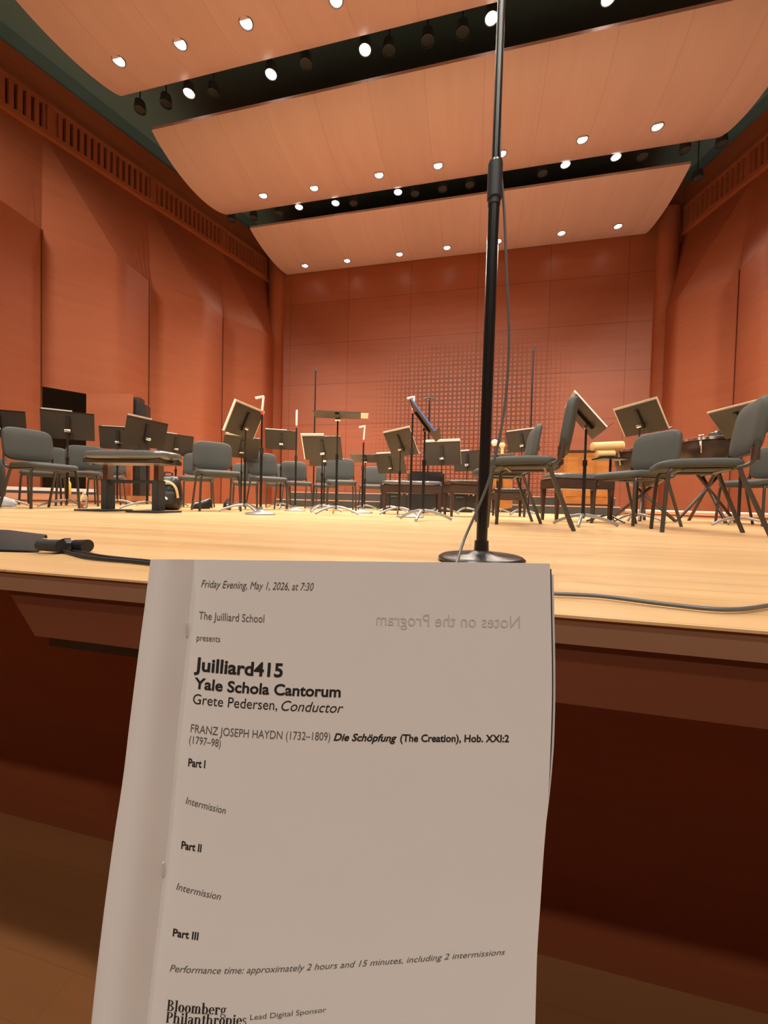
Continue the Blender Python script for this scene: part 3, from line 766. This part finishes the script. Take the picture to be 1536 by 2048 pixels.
wood_bench(ground(1150, 3.98), YAW + R(4), .62, .36, .475, 'dark wooden bench with a black padded top right of the tall pole', M['bench'])
wood_bench(ground(822, 5.0), YAW - R(2), .76, .36, .42, 'bench with a bright shiny top in front of the blue folder stand', M['bench'])
wood_bench(ground(928, 4.6), YAW + R(6), .46, .36, .42, 'brown wooden bench directly left of the tall pole', M['brownw'])
wood_bench(ground(1016, 5.1), YAW - R(8), .42, .34, .36, 'low dark bench seen under the seat of the large side-on chair', M['black'])

# ------------------------------------------------------------------ drums
def drum(p, label, D=.64, h=.84, a=20):
    t = thing('kettledrum', label, 'drum', p, R(a), 'kettledrums on crossed wooden legs')
    r = D / 2
    bm = BM(); lathe(bm, [(.04, h - .44), (.12, h - .43), (r * .62, h - .36), (r * .88, h - .24), (r * .97, h - .12), (r * .98, h - .02)], 40); obj('shell', bm, M['shell'], t, True)
    bm = BM(); lathe(bm, [(r * .985, h - .022), (r * .99, h), (r * .9, h + .002), (.02, h + .002)], 40); obj('drumhead', bm, M['skin'], t, True)
    bm = BM(); lathe(bm, [(r * 1.0, h - .035), (r * 1.03, h - .035), (r * 1.03, h - .004), (r * 1.0, h - .004)], 40); obj('hoop', bm, M['chrome'], t, True)
    for k in range(6):
        b = R(60 * k); c, s = math.cos(b), math.sin(b)
        bm = BM(); tube(bm, [(c * r * 1.05, s * r * 1.05, h + .012), (c * r * 1.05, s * r * 1.05, h - .05)], .008, 8); tube(bm, [(c * r * 1.05, s * r * 1.05, h - .05), (c * r * .97, s * r * .97, h - .19)], [.016, .008], 8)
        tube(bm, [(c * r * 1.05 - s * .025, s * r * 1.05 + c * .025, h + .015), (c * r * 1.05 + s * .025, s * r * 1.05 - c * .025, h + .015)], .006, 6)
        obj('tuning_screw', bm, M['chrome'], t, True)
    for k in range(4):
        b = R(45 + 90 * k); c, s = math.cos(b), math.sin(b); q = 1 if k % 2 else .93
        bm = BM(); tube(bm, [(c * .33, s * .33, 0), (-c * .22 * q, -s * .22 * q, h - .30)], .018, 8); obj('leg', bm, M['brownw'], t, True)
    return t
drum(ground(1284, 4.65), 'kettledrum at the left of the pair, behind the chair turned left')
DR2 = ground(1412, 4.75)
drum(DR2, 'kettledrum at the right of the pair, behind the largest chair', .66, 1.0, 50)
# tan rolls on the rim of the left drum
q = ground(1214, 3.9, .70)
t = thing('mallet_roll', 'folded tan leather mallet roll beside the left kettledrum rim', 'mallet roll', q, YAW + R(3))
bm = BM(); tube(bm, [(-.16, 0, .055), (-.155, 0, .055), (.155, 0, .075), (.16, 0, .075)], [.03, .042, .046, .034], 16); obj('roll', bm, M['tan'], t, True)
bm = BM(); tube(bm, [(-.12, -.01, -.02), (-.115, -.01, -.02), (.06, -.01, -.012), (.07, -.01, -.012)], [.025, .037, .037, .025], 16); obj('roll', bm, M['tan'], t, True)
bm = BM(); box(bm, (-.10, -.10, -.07), (.17, .10, -.055), bev=.003); obj('tray', bm, M['desk2'], t)
bm = BM(); tube(bm, [(.04, 0, -.06), (.04, 0, -.69)], .011, 10); obj('pole', bm, M['pole'], t, True)
for k in range(3):
    b = R(40 + 120 * k); bm = BM(); tube(bm, [(.04, 0, -.62), (.04 + .2 * math.cos(b), .2 * math.sin(b), -.695)], .009, 8); obj('leg', bm, M['pole'], t, True)
# crumpled black cloth on the right drum
def lump(name, p, rx, ry, rz, mat, seed, label, cat, amp=.35, sub=4):
    rnd = random.Random(seed); bm = BM(); bmesh.ops.create_icosphere(bm, subdivisions=sub, radius=1)
    ph = [(rnd.uniform(1.5, 4.5), rnd.uniform(1.5, 4.5), rnd.uniform(1.5, 4.5), rnd.uniform(0, 6)) for _ in range(6)]
    for v in bm.verts:
        n = sum(math.sin(a * v.co.x + b * v.co.y + c * v.co.z + d) for a, b, c, d in ph) / 6
        v.co *= 1 + amp * n
        v.co = Vector((v.co.x * rx, v.co.y * ry, max(v.co.z, -.75) * rz + .75 * rz))
    o = obj(name, bm, mat, None, True, p); return tag(o, label, cat)
lump('drum_cloth', Vector((DR2.x + .05, DR2.y - .05, 1.003)), .075, .06, .055, M['black'], 3, 'crumpled black cloth lying on the right kettledrum', 'cloth')
lump('drum_cloth', Vector((DR2.x + .19, DR2.y - .06, 1.003)), .05, .04, .02, M['paper'], 8, 'small crumpled white cloth beside the black one on the drum', 'cloth', .25)

# ------------------------------------------------------------------ chamber organ, double bass, cases
p = Vector((2.2, 8.62, .165))
t = thing('chamber_organ', 'orange wooden chest organ behind the padded bench at the right', 'organ', p, 0)
bm = BM(); box(bm, (-.42, -.28, .03), (.42, .28, 1.06), bev=.006); obj('case', bm, M['orgw'], t)
bm = BM(); box(bm, (-.45, -.31, 1.06), (.45, .31, 1.10), bev=.006); obj('lid', bm, M['brownw'], t)
for x in (-.27, 0, .27):
    bm = BM(); box(bm, (x - .11, -.296, .18), (x + .11, -.279, .97), bev=.006); obj('front_panel', bm, M['orgw'], t)
bm = BM(); box(bm, (-.44, -.30, 0), (.44, .30, .04)); obj('plinth', bm, M['brownw'], t)
# double bass leaning on a stool behind: body, neck, scroll
p = ground(1001, 6.9)
t = thing('double_bass', 'double bass whose pale scroll shows right of the tall pole', 'double bass', p, YAW + R(160))
bm = BM()
def bass_out(v):
    return .12 + .10 * math.sin(math.pi * min(1, v * 1.06)) + .06 * math.cos(2 * math.pi * v * 1.0 + math.pi) * -1 * (1 - v) - (.055 if .42 < v < .62 else 0) * math.sin(math.pi * (v - .42) / .2)
outl = [(bass_out(v / 24) * (1 if v not in (0, 24) else .5), v / 24 * .62) for v in range(25)]
vsA = []
for s, yy in ((1, -.06), (1, .06)):
    L_pts = [(-x, z) for x, z in outl] + [(x, z) for x, z in reversed(outl)]
    vsA.append([bm.verts.new((x, yy, z + .08)) for x, z in L_pts])
bm.faces.new(vsA[0]); bm.faces.new(vsA[1][::-1])
for i in range(len(vsA[0])):
    j = (i + 1) % len(vsA[0]); bm.faces.new((vsA[0][i], vsA[0][j], vsA[1][j], vsA[1][i]))
obj('body', bm, M['orgw'], t)
bm = BM(); tube(bm, [(0, .07, .45), (0, .075, 1.02)], [.026, .02], 10); obj('neck', bm, M['brownw'], t, True)
bm = BM(); box(bm, (-.025, .045, 1.0), (.025, .10, 1.15), bev=.006)
tube(bm, [(-.035, .08, 1.19), (.035, .08, 1.19)], .05, 18); tube(bm, [(-.05, .08, 1.19), (.05, .08, 1.19)], .022, 12)
obj('scroll', bm, M['tan'], t, True)
for zz, s in ((1.03, 1), (1.07, -1), (1.10, 1), (1.13, -1)):
    bm = BM(); tube(bm, [(0, .075, zz), (s * .09, .075, zz)], .008, 8); tube(bm, [(s * .09, .075, zz - .02), (s * .09, .075, zz + .02)], .012, 8); obj('tuning_peg', bm, M['frame'], t, True)
bm = BM(); tube(bm, [(0, 0, 0), (0, 0, .10)], .007, 8); obj('endpin', bm, M['chrome'], t, True)
# small pale globe on a post by the pole
p = ground(985, 7.3); zt = at(985, 886, 7.3).z
t = thing('globe_post', 'small pale globe on a thin post right beside the tall pole', 'globe', p)
bm = BM(); bmesh.ops.create_uvsphere(bm, u_segments=20, v_segments=12, radius=.062); bmesh.ops.translate(bm, vec=(0, 0, zt), verts=bm.verts); obj('globe', bm, M['skin'], t, True)
bm = BM(); tube(bm, [(0, 0, .01), (0, 0, zt - .055)], .01, 8); obj('post', bm, M['frame'], t, True)
bm = BM(); lathe(bm, [(.11, 0), (.11, .012), (.02, .03)], 20); obj('base', bm, M['frame'], t, True)
# dark cases in the middle
def case(x, d, w, dp, h, z0, rz, label, lid=True):
    p = ground(x, d); p.z = z0
    t = thing('instrument_case', label, 'case', p, YAW + R(rz), 'black instrument cases')
    bm = BM(); box(bm, (-w / 2, -dp / 2, 0), (w / 2, dp / 2, h * .62), bev=.03); obj('shell', bm, M['black'], t, True)
    bm = BM(); box(bm, (-w / 2, -dp / 2, h * .63), (w / 2, dp / 2, h), bev=.03); obj('lid', bm, M['black'], t, True)
    for s in (-1, 1):
        bm = BM(); box(bm, (s * w * .3 - .02, -dp / 2 - .006, h * .55), (s * w * .3 + .02, -dp / 2 + .01, h * .7), bev=.002); obj('latch', bm, M['chrome'], t)
    bm = BM(); tube(bm, smooth_path([(-.06, -dp / 2, h * .5), (-.055, -dp / 2 - .035, h * .5), (.055, -dp / 2 - .035, h * .5), (.06, -dp / 2, h * .5)], 4), .009, 8); obj('handle', bm, M['rubber'], t, True)
    return t
case(850, 5.9, .52, .26, .62, 0, 5, 'tall black case standing behind the shiny-topped bench')
case(788, 7.1, .50, .24, .50, 0, -8, 'black case behind the tilted middle stand, left of the tall case')
case(912, 6.9, .60, .24, .52, 0, 10, 'long black case behind the brown wooden bench')

# ------------------------------------------------------------------ backpack, bottles, shoes
p = ground(336, 4.5)
t = thing('backpack', 'black backpack with a tan strap on the floor right of the adjustable bench', 'backpack', p, YAW + R(15))
bm = BM(); pad(bm, .30, .40, .19, .06, .025, lambda x, y, z: (x * (1 - .18 * max(0, y + .05) / .25), z * (1 - .4 * max(0, y) / .2), .195 + y)); obj('bag', bm, M['black'], t, True)
bm = BM(); tube(bm, smooth_path([(-.12, -.10, .16), (-.11, -.13, .25), (-.04, -.135, .31), (.05, -.13, .31), (.11, -.125, .25), (.13, -.11, .14)], 5), .014, 8); obj('strap', bm, M['tan'], t, True)
bm = BM(); pad(bm, .20, .16, .06, .03, .01, lambda x, y, z: (x, -.115 + z, .13 + y)); obj('front_pocket', bm, M['blackm'], t, True)
bm = BM(); tube(bm, [(-.05, -.145, .20), (.03, -.152, .12)], .012, 8); obj('reflective_tab', bm, M['cap'], t, True)
bm = BM(); tube(bm, smooth_path([(-.04, .0, .385), (-.035, 0, .43), (.035, 0, .43), (.04, 0, .385)], 4), .009, 8); obj('handle', bm, M['rubber'], t, True)
p = ground(352, 4.75)
lump('white_bundle', Vector((ground(330, 4.7).x, ground(330, 4.7).y, 0)), .09, .09, .22, M['paper'], 21, 'pale crumpled bundle behind the backpack', 'bundle', .3)
def bottle(p, h, r, mat, label, body='liquid'):
    t = thing('drink_bottle', label, 'bottle', p)
    bm = BM(); lathe(bm, [(r * .85, 0), (r, .008), (r, h * .62), (r * .85, h * .70), (r * .42, h * .84), (r * .40, h * .88)], 20); obj('bottle_body', bm, mat, t, True)
    bm = BM(); lathe(bm, [(r * .5, h * .875), (r * .5, h), (r * .45, h)], 16); obj('cap', bm, M['cap'], t, True)
    return t
bottle(ground(136, 6.3, .155), .27, .042, M['juice'], 'yellow juice bottle with a white cap on the left riser')
bottle(ground(168, 4.3), .19, .033, M['clear'], 'clear plastic water bottle on the floor left of the adjustable bench')
def shoe(name, p, rz, mat, label, L=.28, parent=None):
    t = thing(name, label, 'shoe', p, rz, 'pair of black concert shoes') if parent is None else None
    bm = BM()
    def up(u, v):
        a = math.pi * u; x = (v - .35) * L
        wd = .045 * (1 - .25 * math.cos(2 * math.pi * v)) * (1 if v < .85 else math.sqrt(max(0.02, 1 - ((v - .85) / .15) ** 2)))
        ht = .085 * (1 - v) ** .8 + .045
        if v > .85: ht *= math.sqrt(max(.05, 1 - ((v - .85) / .17) ** 2))
        return (math.cos(a) * wd, x, .018 + ht * math.sin(a) ** .7)
    sheet(bm, up, 14, 16)
    o1 = obj('upper', bm, mat, parent or t, True)
    bm = BM(); pts = []
    for k in range(28):
        a = 2 * math.pi * k / 28; pts.append((.043 * math.sin(a) * (1 - .12 * math.cos(a)), .15 * L + L * .5 * math.cos(a)))
    prism(bm, pts, 0, .022); o2 = obj('sole', bm, M['blackm'] if parent is None else M['sole'], parent or t)
    return t, o1, o2
shoe('concert_shoe', ground(407, 5.2), YAW + R(150), M['black'], 'left shiny black shoe under the lone chair')
shoe('concert_shoe', ground(455, 5.25), YAW + R(200), M['black'], 'right shiny black shoe under the lone chair')

# ------------------------------------------------------------------ person sitting at the left edge (only a lower leg is in view)
def skin_fig(name, joints, edges, mat, parent, sub=2):
    me = bpy.data.meshes.new(name); me.from_pydata([j[0] for j in joints], edges, []); o = bpy.data.objects.new(name, me); COL.objects.link(o)
    o.parent = parent
    sk = o.modifiers.new('skin', 'SKIN'); 
    for i, j in enumerate(joints):
        r = j[1]; me.skin_vertices[0].data[i].radius = (r, r) if not isinstance(r, tuple) else r
    me.skin_vertices[0].data[0].use_root = True
    ss = o.modifiers.new('sub', 'SUBSURF'); ss.levels = sub; ss.render_levels = sub
    me.materials.append(mat)
    dg = bpy.context.evaluated_depsgraph_get(); ev = o.evaluated_get(dg); m2 = bpy.data.meshes.new_from_object(ev)
    o.modifiers.clear(); o.data = m2
    m2.polygons.foreach_set('use_smooth', [True] * len(m2.polygons))
    return o
pp = lat(-4.53, 4.0)
t = thing('person', 'seated person at the left edge with dark trousers and a pale sneaker', 'person', pp, YAW + R(266))
# local: sits facing +y, hips at the origin above the chair
J = [((0, -.02, .55), .15), ((0, -.04, .72), .13), ((0, -.05, .90), .15), ((0, -.04, 1.06), .12), ((0, -.02, 1.12), .055), ((0, .01, 1.18), .055),
     ((.18, -.04, 1.03), .06), ((.26, .0, .80), .045), ((.18, .20, .68), .035), ((-.18, -.04, 1.03), .06), ((-.26, .0, .80), .045), ((-.18, .20, .68), .035)]
E_ = [(0, 1), (1, 2), (2, 3), (3, 4), (4, 5), (3, 6), (6, 7), (7, 8), (3, 9), (9, 10), (10, 11)]
skin_fig('shirt', J, E_, M['shirt'], t)
J = [((0, -.02, .52), .14), ((.10, .06, .51), .095), ((.13, .42, .50), .065), ((.14, .44, .28), .058), ((.14, .43, .085), .062), ((-.10, .06, .51), .095), ((-.13, .42, .50), .065), ((-.14, .44, .28), .058), ((-.14, .43, .085), .062)]
skin_fig('trousers', J, [(0, 1), (1, 2), (2, 3), (3, 4), (0, 5), (5, 6), (6, 7), (7, 8)], M['trouser'], t)
J = [((0, .02, 1.17), .05), ((0, .03, 1.25), .075), ((0, .035, 1.33), .095), ((0, .03, 1.40), .075), ((0, .13, 1.29), .018)]
skin_fig('head', J, [(0, 1), (1, 2), (2, 3), (2, 4)], M['flesh'], t)
J = [((0, .0, 1.36), .10), ((0, -.03, 1.43), .08), ((0, -.07, 1.33), .07)]
skin_fig('hair', J, [(0, 1), (0, 2)], M['hair'], t)
for s in (-1, 1):
    J = [((s * .18, .20, .68), .03), ((s * .16, .25, .645), .034), ((s * .15, .29, .615), .03)]
    Ed = [(0, 1), (1, 2)]
    for k, (dx, l) in enumerate(((-.03, .055), (-.01, .065), (.01, .062), (.03, .05))):
        n = len(J); J += [((s * (.15 + dx), .32, .60), .010), ((s * (.15 + dx), .32 + l * .6, .585), .009), ((s * (.15 + dx), .32 + l, .565), .008)]
        Ed += [(2, n), (n, n + 1), (n + 1, n + 2)]
    n = len(J); J += [((s * .115, .27, .63), .011), ((s * .10, .31, .61), .010)]; Ed += [(1, n), (n, n + 1)]
    skin_fig('hand', J, Ed, M['flesh'], t)
    g_ = empty('sneaker', (s * .14, .44, 0)); g_.parent = t
    shoe('sneaker', None, 0, M['sneak'], None, .29, g_)
# the chair that person sits on
chair(pp, 266, 'charcoal chair under the seated person, outside the left edge', GL)

# ------------------------------------------------------------------ black sleeve, connectors and cables on the left stage edge
t = thing('cable_sleeve', 'flat black padded sleeve lying on the left stage edge', 'sleeve', (0, 0, 0))
A_, B_, C_, D_ = onz(-190, 1098, 0), onz(78, 1106, 0), onz(95, 1078, 0), onz(-190, 1066, 0)
bm = BM()
def slv(u, v):
    p = A_.lerp(B_, u).lerp(D_.lerp(C_, u), v)
    p.z = .004 + .034 * (math.sin(math.pi * min(.999, max(.001, v))) ** .45) * (1 - .35 * max(0, (u - .75) / .25)); return p
slab(bm, slv, 20, 14, lambda u, v: (0, 0, -.003)); obj('sleeve', bm, M['rubber'], t, True)
bm = BM(); q1, q2 = onz(80, 1090, .02), onz(122, 1092, .02); tube(bm, [q1, q2], [.014, .016], 12); obj('sleeve_mouth', bm, M['blackm'], t, True)
t = thing('cable_connector', 'pair of black cable plugs right of the black sleeve', 'connector')
bm = BM()
a0, a1, a2, a3 = onz(112, 1092, .016), onz(128, 1091, .018), onz(150, 1090, .018), onz(175, 1092, .018)
tube(bm, [a0, a1], [.012, .018], 14); tube(bm, [a1, a1.lerp(a2, .6)], .019, 14); obj('plug', bm, M['black'], t, True)
bm = BM(); tube(bm, [a2, a3], [.014, .017], 14); obj('socket', bm, M['rubber'], t, True)
bm = BM(); tube(bm, [a1.lerp(a2, .55), a2], .012, 12); obj('ring', bm, M['chrome'], t, True)
for k, pth in enumerate(([(70, 1092, .012), (108, 1096, .006), (150, 1102, .005), (200, 1112, .005), (250, 1118, .005), (310, 1124, .005), (420, 1140, .005), (560, 1160, .005)],
                         [(112, 1097, .010), (140, 1106, .005), (172, 1114, .005), (215, 1119, .005), (255, 1122, .005), (310, 1128, .005), (420, 1144, .005), (560, 1166, .005)])):
    bm = BM(); tube(bm, smooth_path([onz(*q) for q in pth], 6), .0042, 8); o = obj('stage_cable', bm, M['rubber'], None, True)
    tag(o, ['upper of two black cables running from the sleeve to behind the programme', 'lower of two black cables running from the plugs to behind the programme'][k], 'cable', 'cables on the left stage edge')

# ------------------------------------------------------------------ the programme held up in front
def interp(tab, y):
    if y <= tab[0][0]: i = 0
    else:
        i = len(tab) - 2
        for k in range(len(tab) - 1):
            if y < tab[k + 1][0]: i = k; break
    (a, va), (b, vb) = tab[i], tab[i + 1]
    return va + (vb - va) * (y - a) / (b - a)
XL = [(1119, 388), (1259, 375), (1340, 368), (1438, 356), (1560, 345), (1683, 335), (1740, 327), (1826, 317), (1934, 304), (2048, 292)]
XS = [(1119, 300), (1194, 291), (1282, 279), (1438, 259), (1560, 245), (1665, 228), (1826, 206), (1952, 191), (2048, 181)]
XR = [(1119, 1100), (1308, 1104), (1390, 1104), (1560, 1098), (1703, 1087), (1817, 1081), (1947, 1074), (2048, 1072)]
TA = [(1119, 0), (1180, 7), (1340, 17), (1465, 22), (1610, 27), (1780, 30), (1938, 32), (2048, 32)]
TB = [(1119, 8), (1180, 8), (1340, 6), (1465, 0), (1610, -10), (1780, -34), (1938, -72), (2048, -95)]
def sm(tab, y):                     # softened table
    return sum(interp(tab, y + k * 14) for k in (-3, -2, -1, 0, 1, 2, 3)) / 7
def depth(s, y):
    t = (y - 1119) / 929.0
    return .200 - .019 * t + .0045 * math.exp(-s / .07) - .003 * math.sin(math.pi * s)
def page_px(s, y):
    xl, xr = sm(XL, y), sm(XR, y)
    return xl + (xr - xl) * s, y + sm(TA, y) * (1 - math.exp(-s / .17)) + sm(TB, y) * s
Y0, Y1 = 1119, 2330
def page(s, y, dd=0.0):
    x, yy = page_px(s, y); return at(x, yy, depth(s, y) + dd)
t = thing('concert_programme', 'open printed concert programme held up in front of the stage', 'booklet', (0, 0, 0))
bm = BM(); slab(bm, lambda u, v: page(u, Y0 + (Y1 - Y0) * v), 48, 70, lambda u, v: FW * .00025); obj('page', bm, M['page'], t, True)
# rolled spine fold at the left, bulging to the viewer and running round to the back
def roll(u, v):
    y = Y0 + (Y1 - Y0) * v
    xl, xs = sm(XL, y), sm(XS, y); dg = depth(0, y)
    if u < .6:
        a = u / .6; x = xl + (xs - xl) * (1 - (1 - a) ** 1.25); d = dg - .0002 - .0085 * math.sin(math.pi * min(1, a * .5 + .0)) * (1 - .35 * a) - .0022 * math.sin(math.pi * a)
        return at(x, y - 1.5 * a * (1 - a), d)
    a = (u - .6) / .4; x = xs + 70 * a * a + 2; d = dg - .0055 + .018 * math.sin(a * math.pi / 2)
    return at(x, y, d)
bm = BM(); slab(bm, roll, 36, 60, lambda u, v: FW * .0002); obj('spine_fold', bm, M['page'], t, True)
# sheets behind, first a black one painting the shadow gap
def back(k):
    def fn(u, v):
        y = Y0 + 10 * k + (Y1 - Y0 - 10 * k) * v
        x, yy = page_px(u, y)
        fade = min(1, max(0, (1720 - y) / 250.0))
        x += u * (2.6 * k * fade - 3 * (1 - fade)) * (1.3 if k == 2 else 1)
        return at(x, yy, depth(u, y) + .0012 * k + .002 * u * fade)
    return fn
bm = BM(); slab(bm, back(1), 30, 50, lambda u, v: FW * .0002); obj('shadow_leaf', bm, M['blackm'], t, True)  # black sheet painting the shadow between page and back leaf
bm = BM(); slab(bm, back(2), 30, 50, lambda u, v: FW * .0003); obj('back_leaf', bm, M['page'], t, True)
for y in (1258, 1738):
    xl = sm(XL, y); dg = depth(0, y)
    bm = BM(); tube(bm, [at(xl - 1, y - 13, dg - .0012), at(xl - 1, y + 13, dg - .0012)], .0004, 8); obj('staple', bm, M['steel'], t, True)

# lettering
def inv(x, y):
    s, yl = .3, y
    for _ in range(25):
        xl, xr = sm(XL, yl), sm(XR, yl); s = (x - xl) / (xr - xl)
        e = page_px(s, yl)[1] - y; yl -= e
    return s, yl
def glyphs(body, shear=0., bold=0.):
    c = bpy.data.curves.new('lettering', 'FONT'); c.body = body; c.size = 1; c.shear = shear; c.offset = bold; c.fill_mode = 'FRONT'; c.resolution_u = 4
    o = bpy.data.objects.new('lettering', c); COL.objects.link(o)
    dg = bpy.context.evaluated_depsgraph_get(); me = bpy.data.meshes.new_from_object(o.evaluated_get(dg))
    vs = [tuple(v.co) for v in me.vertices]; fs = [tuple(p.vertices) for p in me.polygons]
    bpy.data.objects.remove(o); bpy.data.curves.remove(c); bpy.data.meshes.remove(me)
    return vs, fs
CAPH = .73
def put(bm, gl, a, b, cap, mirror=False, capu=None):
    vs, fs = gl
    x0 = min(v[0] for v in vs); x1 = max(v[0] for v in vs)
    sa, ya = inv(*a); sb, yb = inv(*b)
    k = cap / (capu or CAPH)
    nv = []
    for v in vs:
        f = (v[0] - x0) / (x1 - x0)
        if mirror: f = 1 - f
        nv.append(bm.verts.new(page(sa + (sb - sa) * f, ya + (yb - ya) * f - v[1] * k, -.00012)))
    for f in fs:
        try: bm.faces.new([nv[i] for i in f])
        except ValueError: pass
def line(ink, *a, **k):
    bm = BM(); put(bm, *a, **k); return obj('printed_text', bm, M[ink], t)
line('inkg', glyphs('Friday Evening, May 1, 2026, at 7:30', .25), (402, 1174), (627, 1181), 15)
line('inkg', glyphs('The Juilliard School'), (397, 1238), (528, 1245), 16)
line('inkg', glyphs('presents'), (393, 1281), (440, 1284), 13)
line('ink', glyphs('Juilliard415', 0, .028), (388, 1340), (565, 1354), 27)
line('ink', glyphs('Yale Schola Cantorum', 0, .026), (387, 1376), (681, 1394), 22)
line('ink', glyphs('Grete Pedersen,'), (385, 1407), (554, 1420), 21)
line('ink', glyphs('Conductor', .25), (562, 1421), (686, 1426), 21)
line('inkg', glyphs('FRANZ JOSEPH HAYDN (1732\u20131809)'), (381, 1464), (660, 1481), 17)
line('ink', glyphs('Die Sch\u00f6pfung', .25, .026), (667, 1481), (793, 1483), 15)
line('ink', glyphs('(The Creation), Hob. XXI:2', 0, .026), (800, 1483), (1018, 1484), 15)
line('inkg', glyphs('(1797\u201398)'), (378, 1486), (441, 1494), 16)
line('ink', glyphs('Part I', 0, .026), (376, 1532), (410, 1536), 16)
line('inkg', glyphs('Intermission', .25), (371, 1607), (451, 1628), 15)
line('ink', glyphs('Part II', 0, .026), (362, 1697), (402, 1704), 16)
line('inkg', glyphs('Intermission', .25), (352, 1779), (441, 1800), 15)
line('ink', glyphs('Part III', 0, .026), (345, 1872), (396, 1880), 16)
line('inkg', glyphs('Performance time: approximately 2 hours and 15 minutes, including 2 intermissions', .25), (339, 1943), (1010, 1909), 15)
line('inkg', glyphs('Lead Digital Sponsor', .0), (500, 2040), (652, 2024), 12)
# high-contrast serif lettering for the sponsor's line
def serif(word):
    vs, fs = [], []; X = 0.0
    def quad(x0, y0, x1, y1):
        n = len(vs); vs.extend([(X + x0, y0, 0), (X + x1, y0, 0), (X + x1, y1, 0), (X + x0, y1, 0)]); fs.append((n, n + 1, n + 2, n + 3))
    def ring(cx, cy, rx, ry, tx=.15, ty=.035, a0=0, a1=360):
        n = 20; st = len(vs)
        for k in range(n + 1):
            a = R(a0 + (a1 - a0) * k / n); c, s = math.cos(a), math.sin(a)
            vs.append((X + cx + rx * c, cy + ry * s, 0)); vs.append((X + cx + (rx - tx) * c, cy + (ry - ty) * s, 0))
        for k in range(n): fs.append((st + 2 * k, st + 2 * k + 2, st + 2 * k + 3, st + 2 * k + 1))
    def stem(x, y0, y1, sv=(1, 1)):
        quad(x, y0, x + .14, y1)
        if sv[0]: quad(x - .06, y0, x + .20, y0 + .035)
        if sv[1]: quad(x - .06, y1 - .035, x + .07, y1)
    xh = .5
    for ch in word:
        if ch == 'B': stem(.08, 0, .73); ring(.22, .55, .27, .18, .13, .035, -90, 90); ring(.22, .19, .33, .19, .14, .035, -90, 90); w_ = .60
        elif ch == 'P': stem(.08, 0, .73); ring(.22, .53, .31, .20, .14, .035, -90, 90); w_ = .56
        elif ch == 'l': stem(.07, 0, .76); w_ = .28
        elif ch == 'i': stem(.07, 0, xh); ring(.14, .65, .08, .08, .07, .07); w_ = .28
        elif ch == 'o': ring(.25, .25, .23, .26); w_ = .50
        elif ch == 'b': stem(.05, 0, .76, (0, 1)); ring(.28, .25, .23, .26); w_ = .54
        elif ch == 'p': stem(.05, -.2, xh); ring(.28, .25, .23, .26); w_ = .54
        elif ch in 'nh': stem(.06, 0, .76 if ch == 'h' else xh); ring(.30, .32, .19, .19, .13, .04, 0, 150); stem(.35, 0, .34, (1, 0)); w_ = .58
        elif ch == 'm':
            stem(.06, 0, xh); ring(.28, .32, .17, .19, .12, .04, 0, 150); stem(.31, 0, .34, (1, 0)); ring(.54, .32, .17, .19, .12, .04, 0, 150); stem(.57, 0, .34, (1, 0)); w_ = .80
        elif ch == 'r': stem(.06, 0, xh); ring(.27, .34, .13, .17, .05, .06, 40, 160); ring(.34, .42, .07, .07, .06, .06); w_ = .42
        elif ch == 'e': ring(.24, .25, .22, .26, .14, .035, 0, 325); quad(.12, .25, .46, .285); w_ = .47
        elif ch == 'g': ring(.22, .32, .18, .19, .11, .035); ring(.24, -.08, .22, .13, .06, .04); quad(.08, .06, .16, .16); quad(.36, .44, .48, .50); w_ = .50
        elif ch == 'a': ring(.19, .15, .16, .16, .11, .035); stem(.27, 0, .36, (1, 0)); ring(.22, .34, .19, .17, .12, .04, 0, 160); w_ = .48
        elif ch == 't': stem(.09, .02, .64, (0, 0)); quad(.02, xh - .035, .32, xh); ring(.26, .12, .15, .13, .05, .05, 190, 330); w_ = .34
        elif ch == 's': ring(.18, .37, .14, .14, .07, .05, 20, 270); ring(.18, .13, .15, .15, .07, .05, -160, 90); w_ = .38
        else: w_ = .3
        X += w_
    return vs, fs
line('ink', serif('Bloomberg'), (333, 2021), (452, 2030), 22)
line('ink', serif('Philanthropies'), (331, 2045), (492, 2050), 22)
bmh = BM(); put(bmh, glyphs('Notes on the Program', 0, .0), (752, 1250), (1040, 1256), 24, True)
obj('show_through_text', bmh, M['ghost'], t)
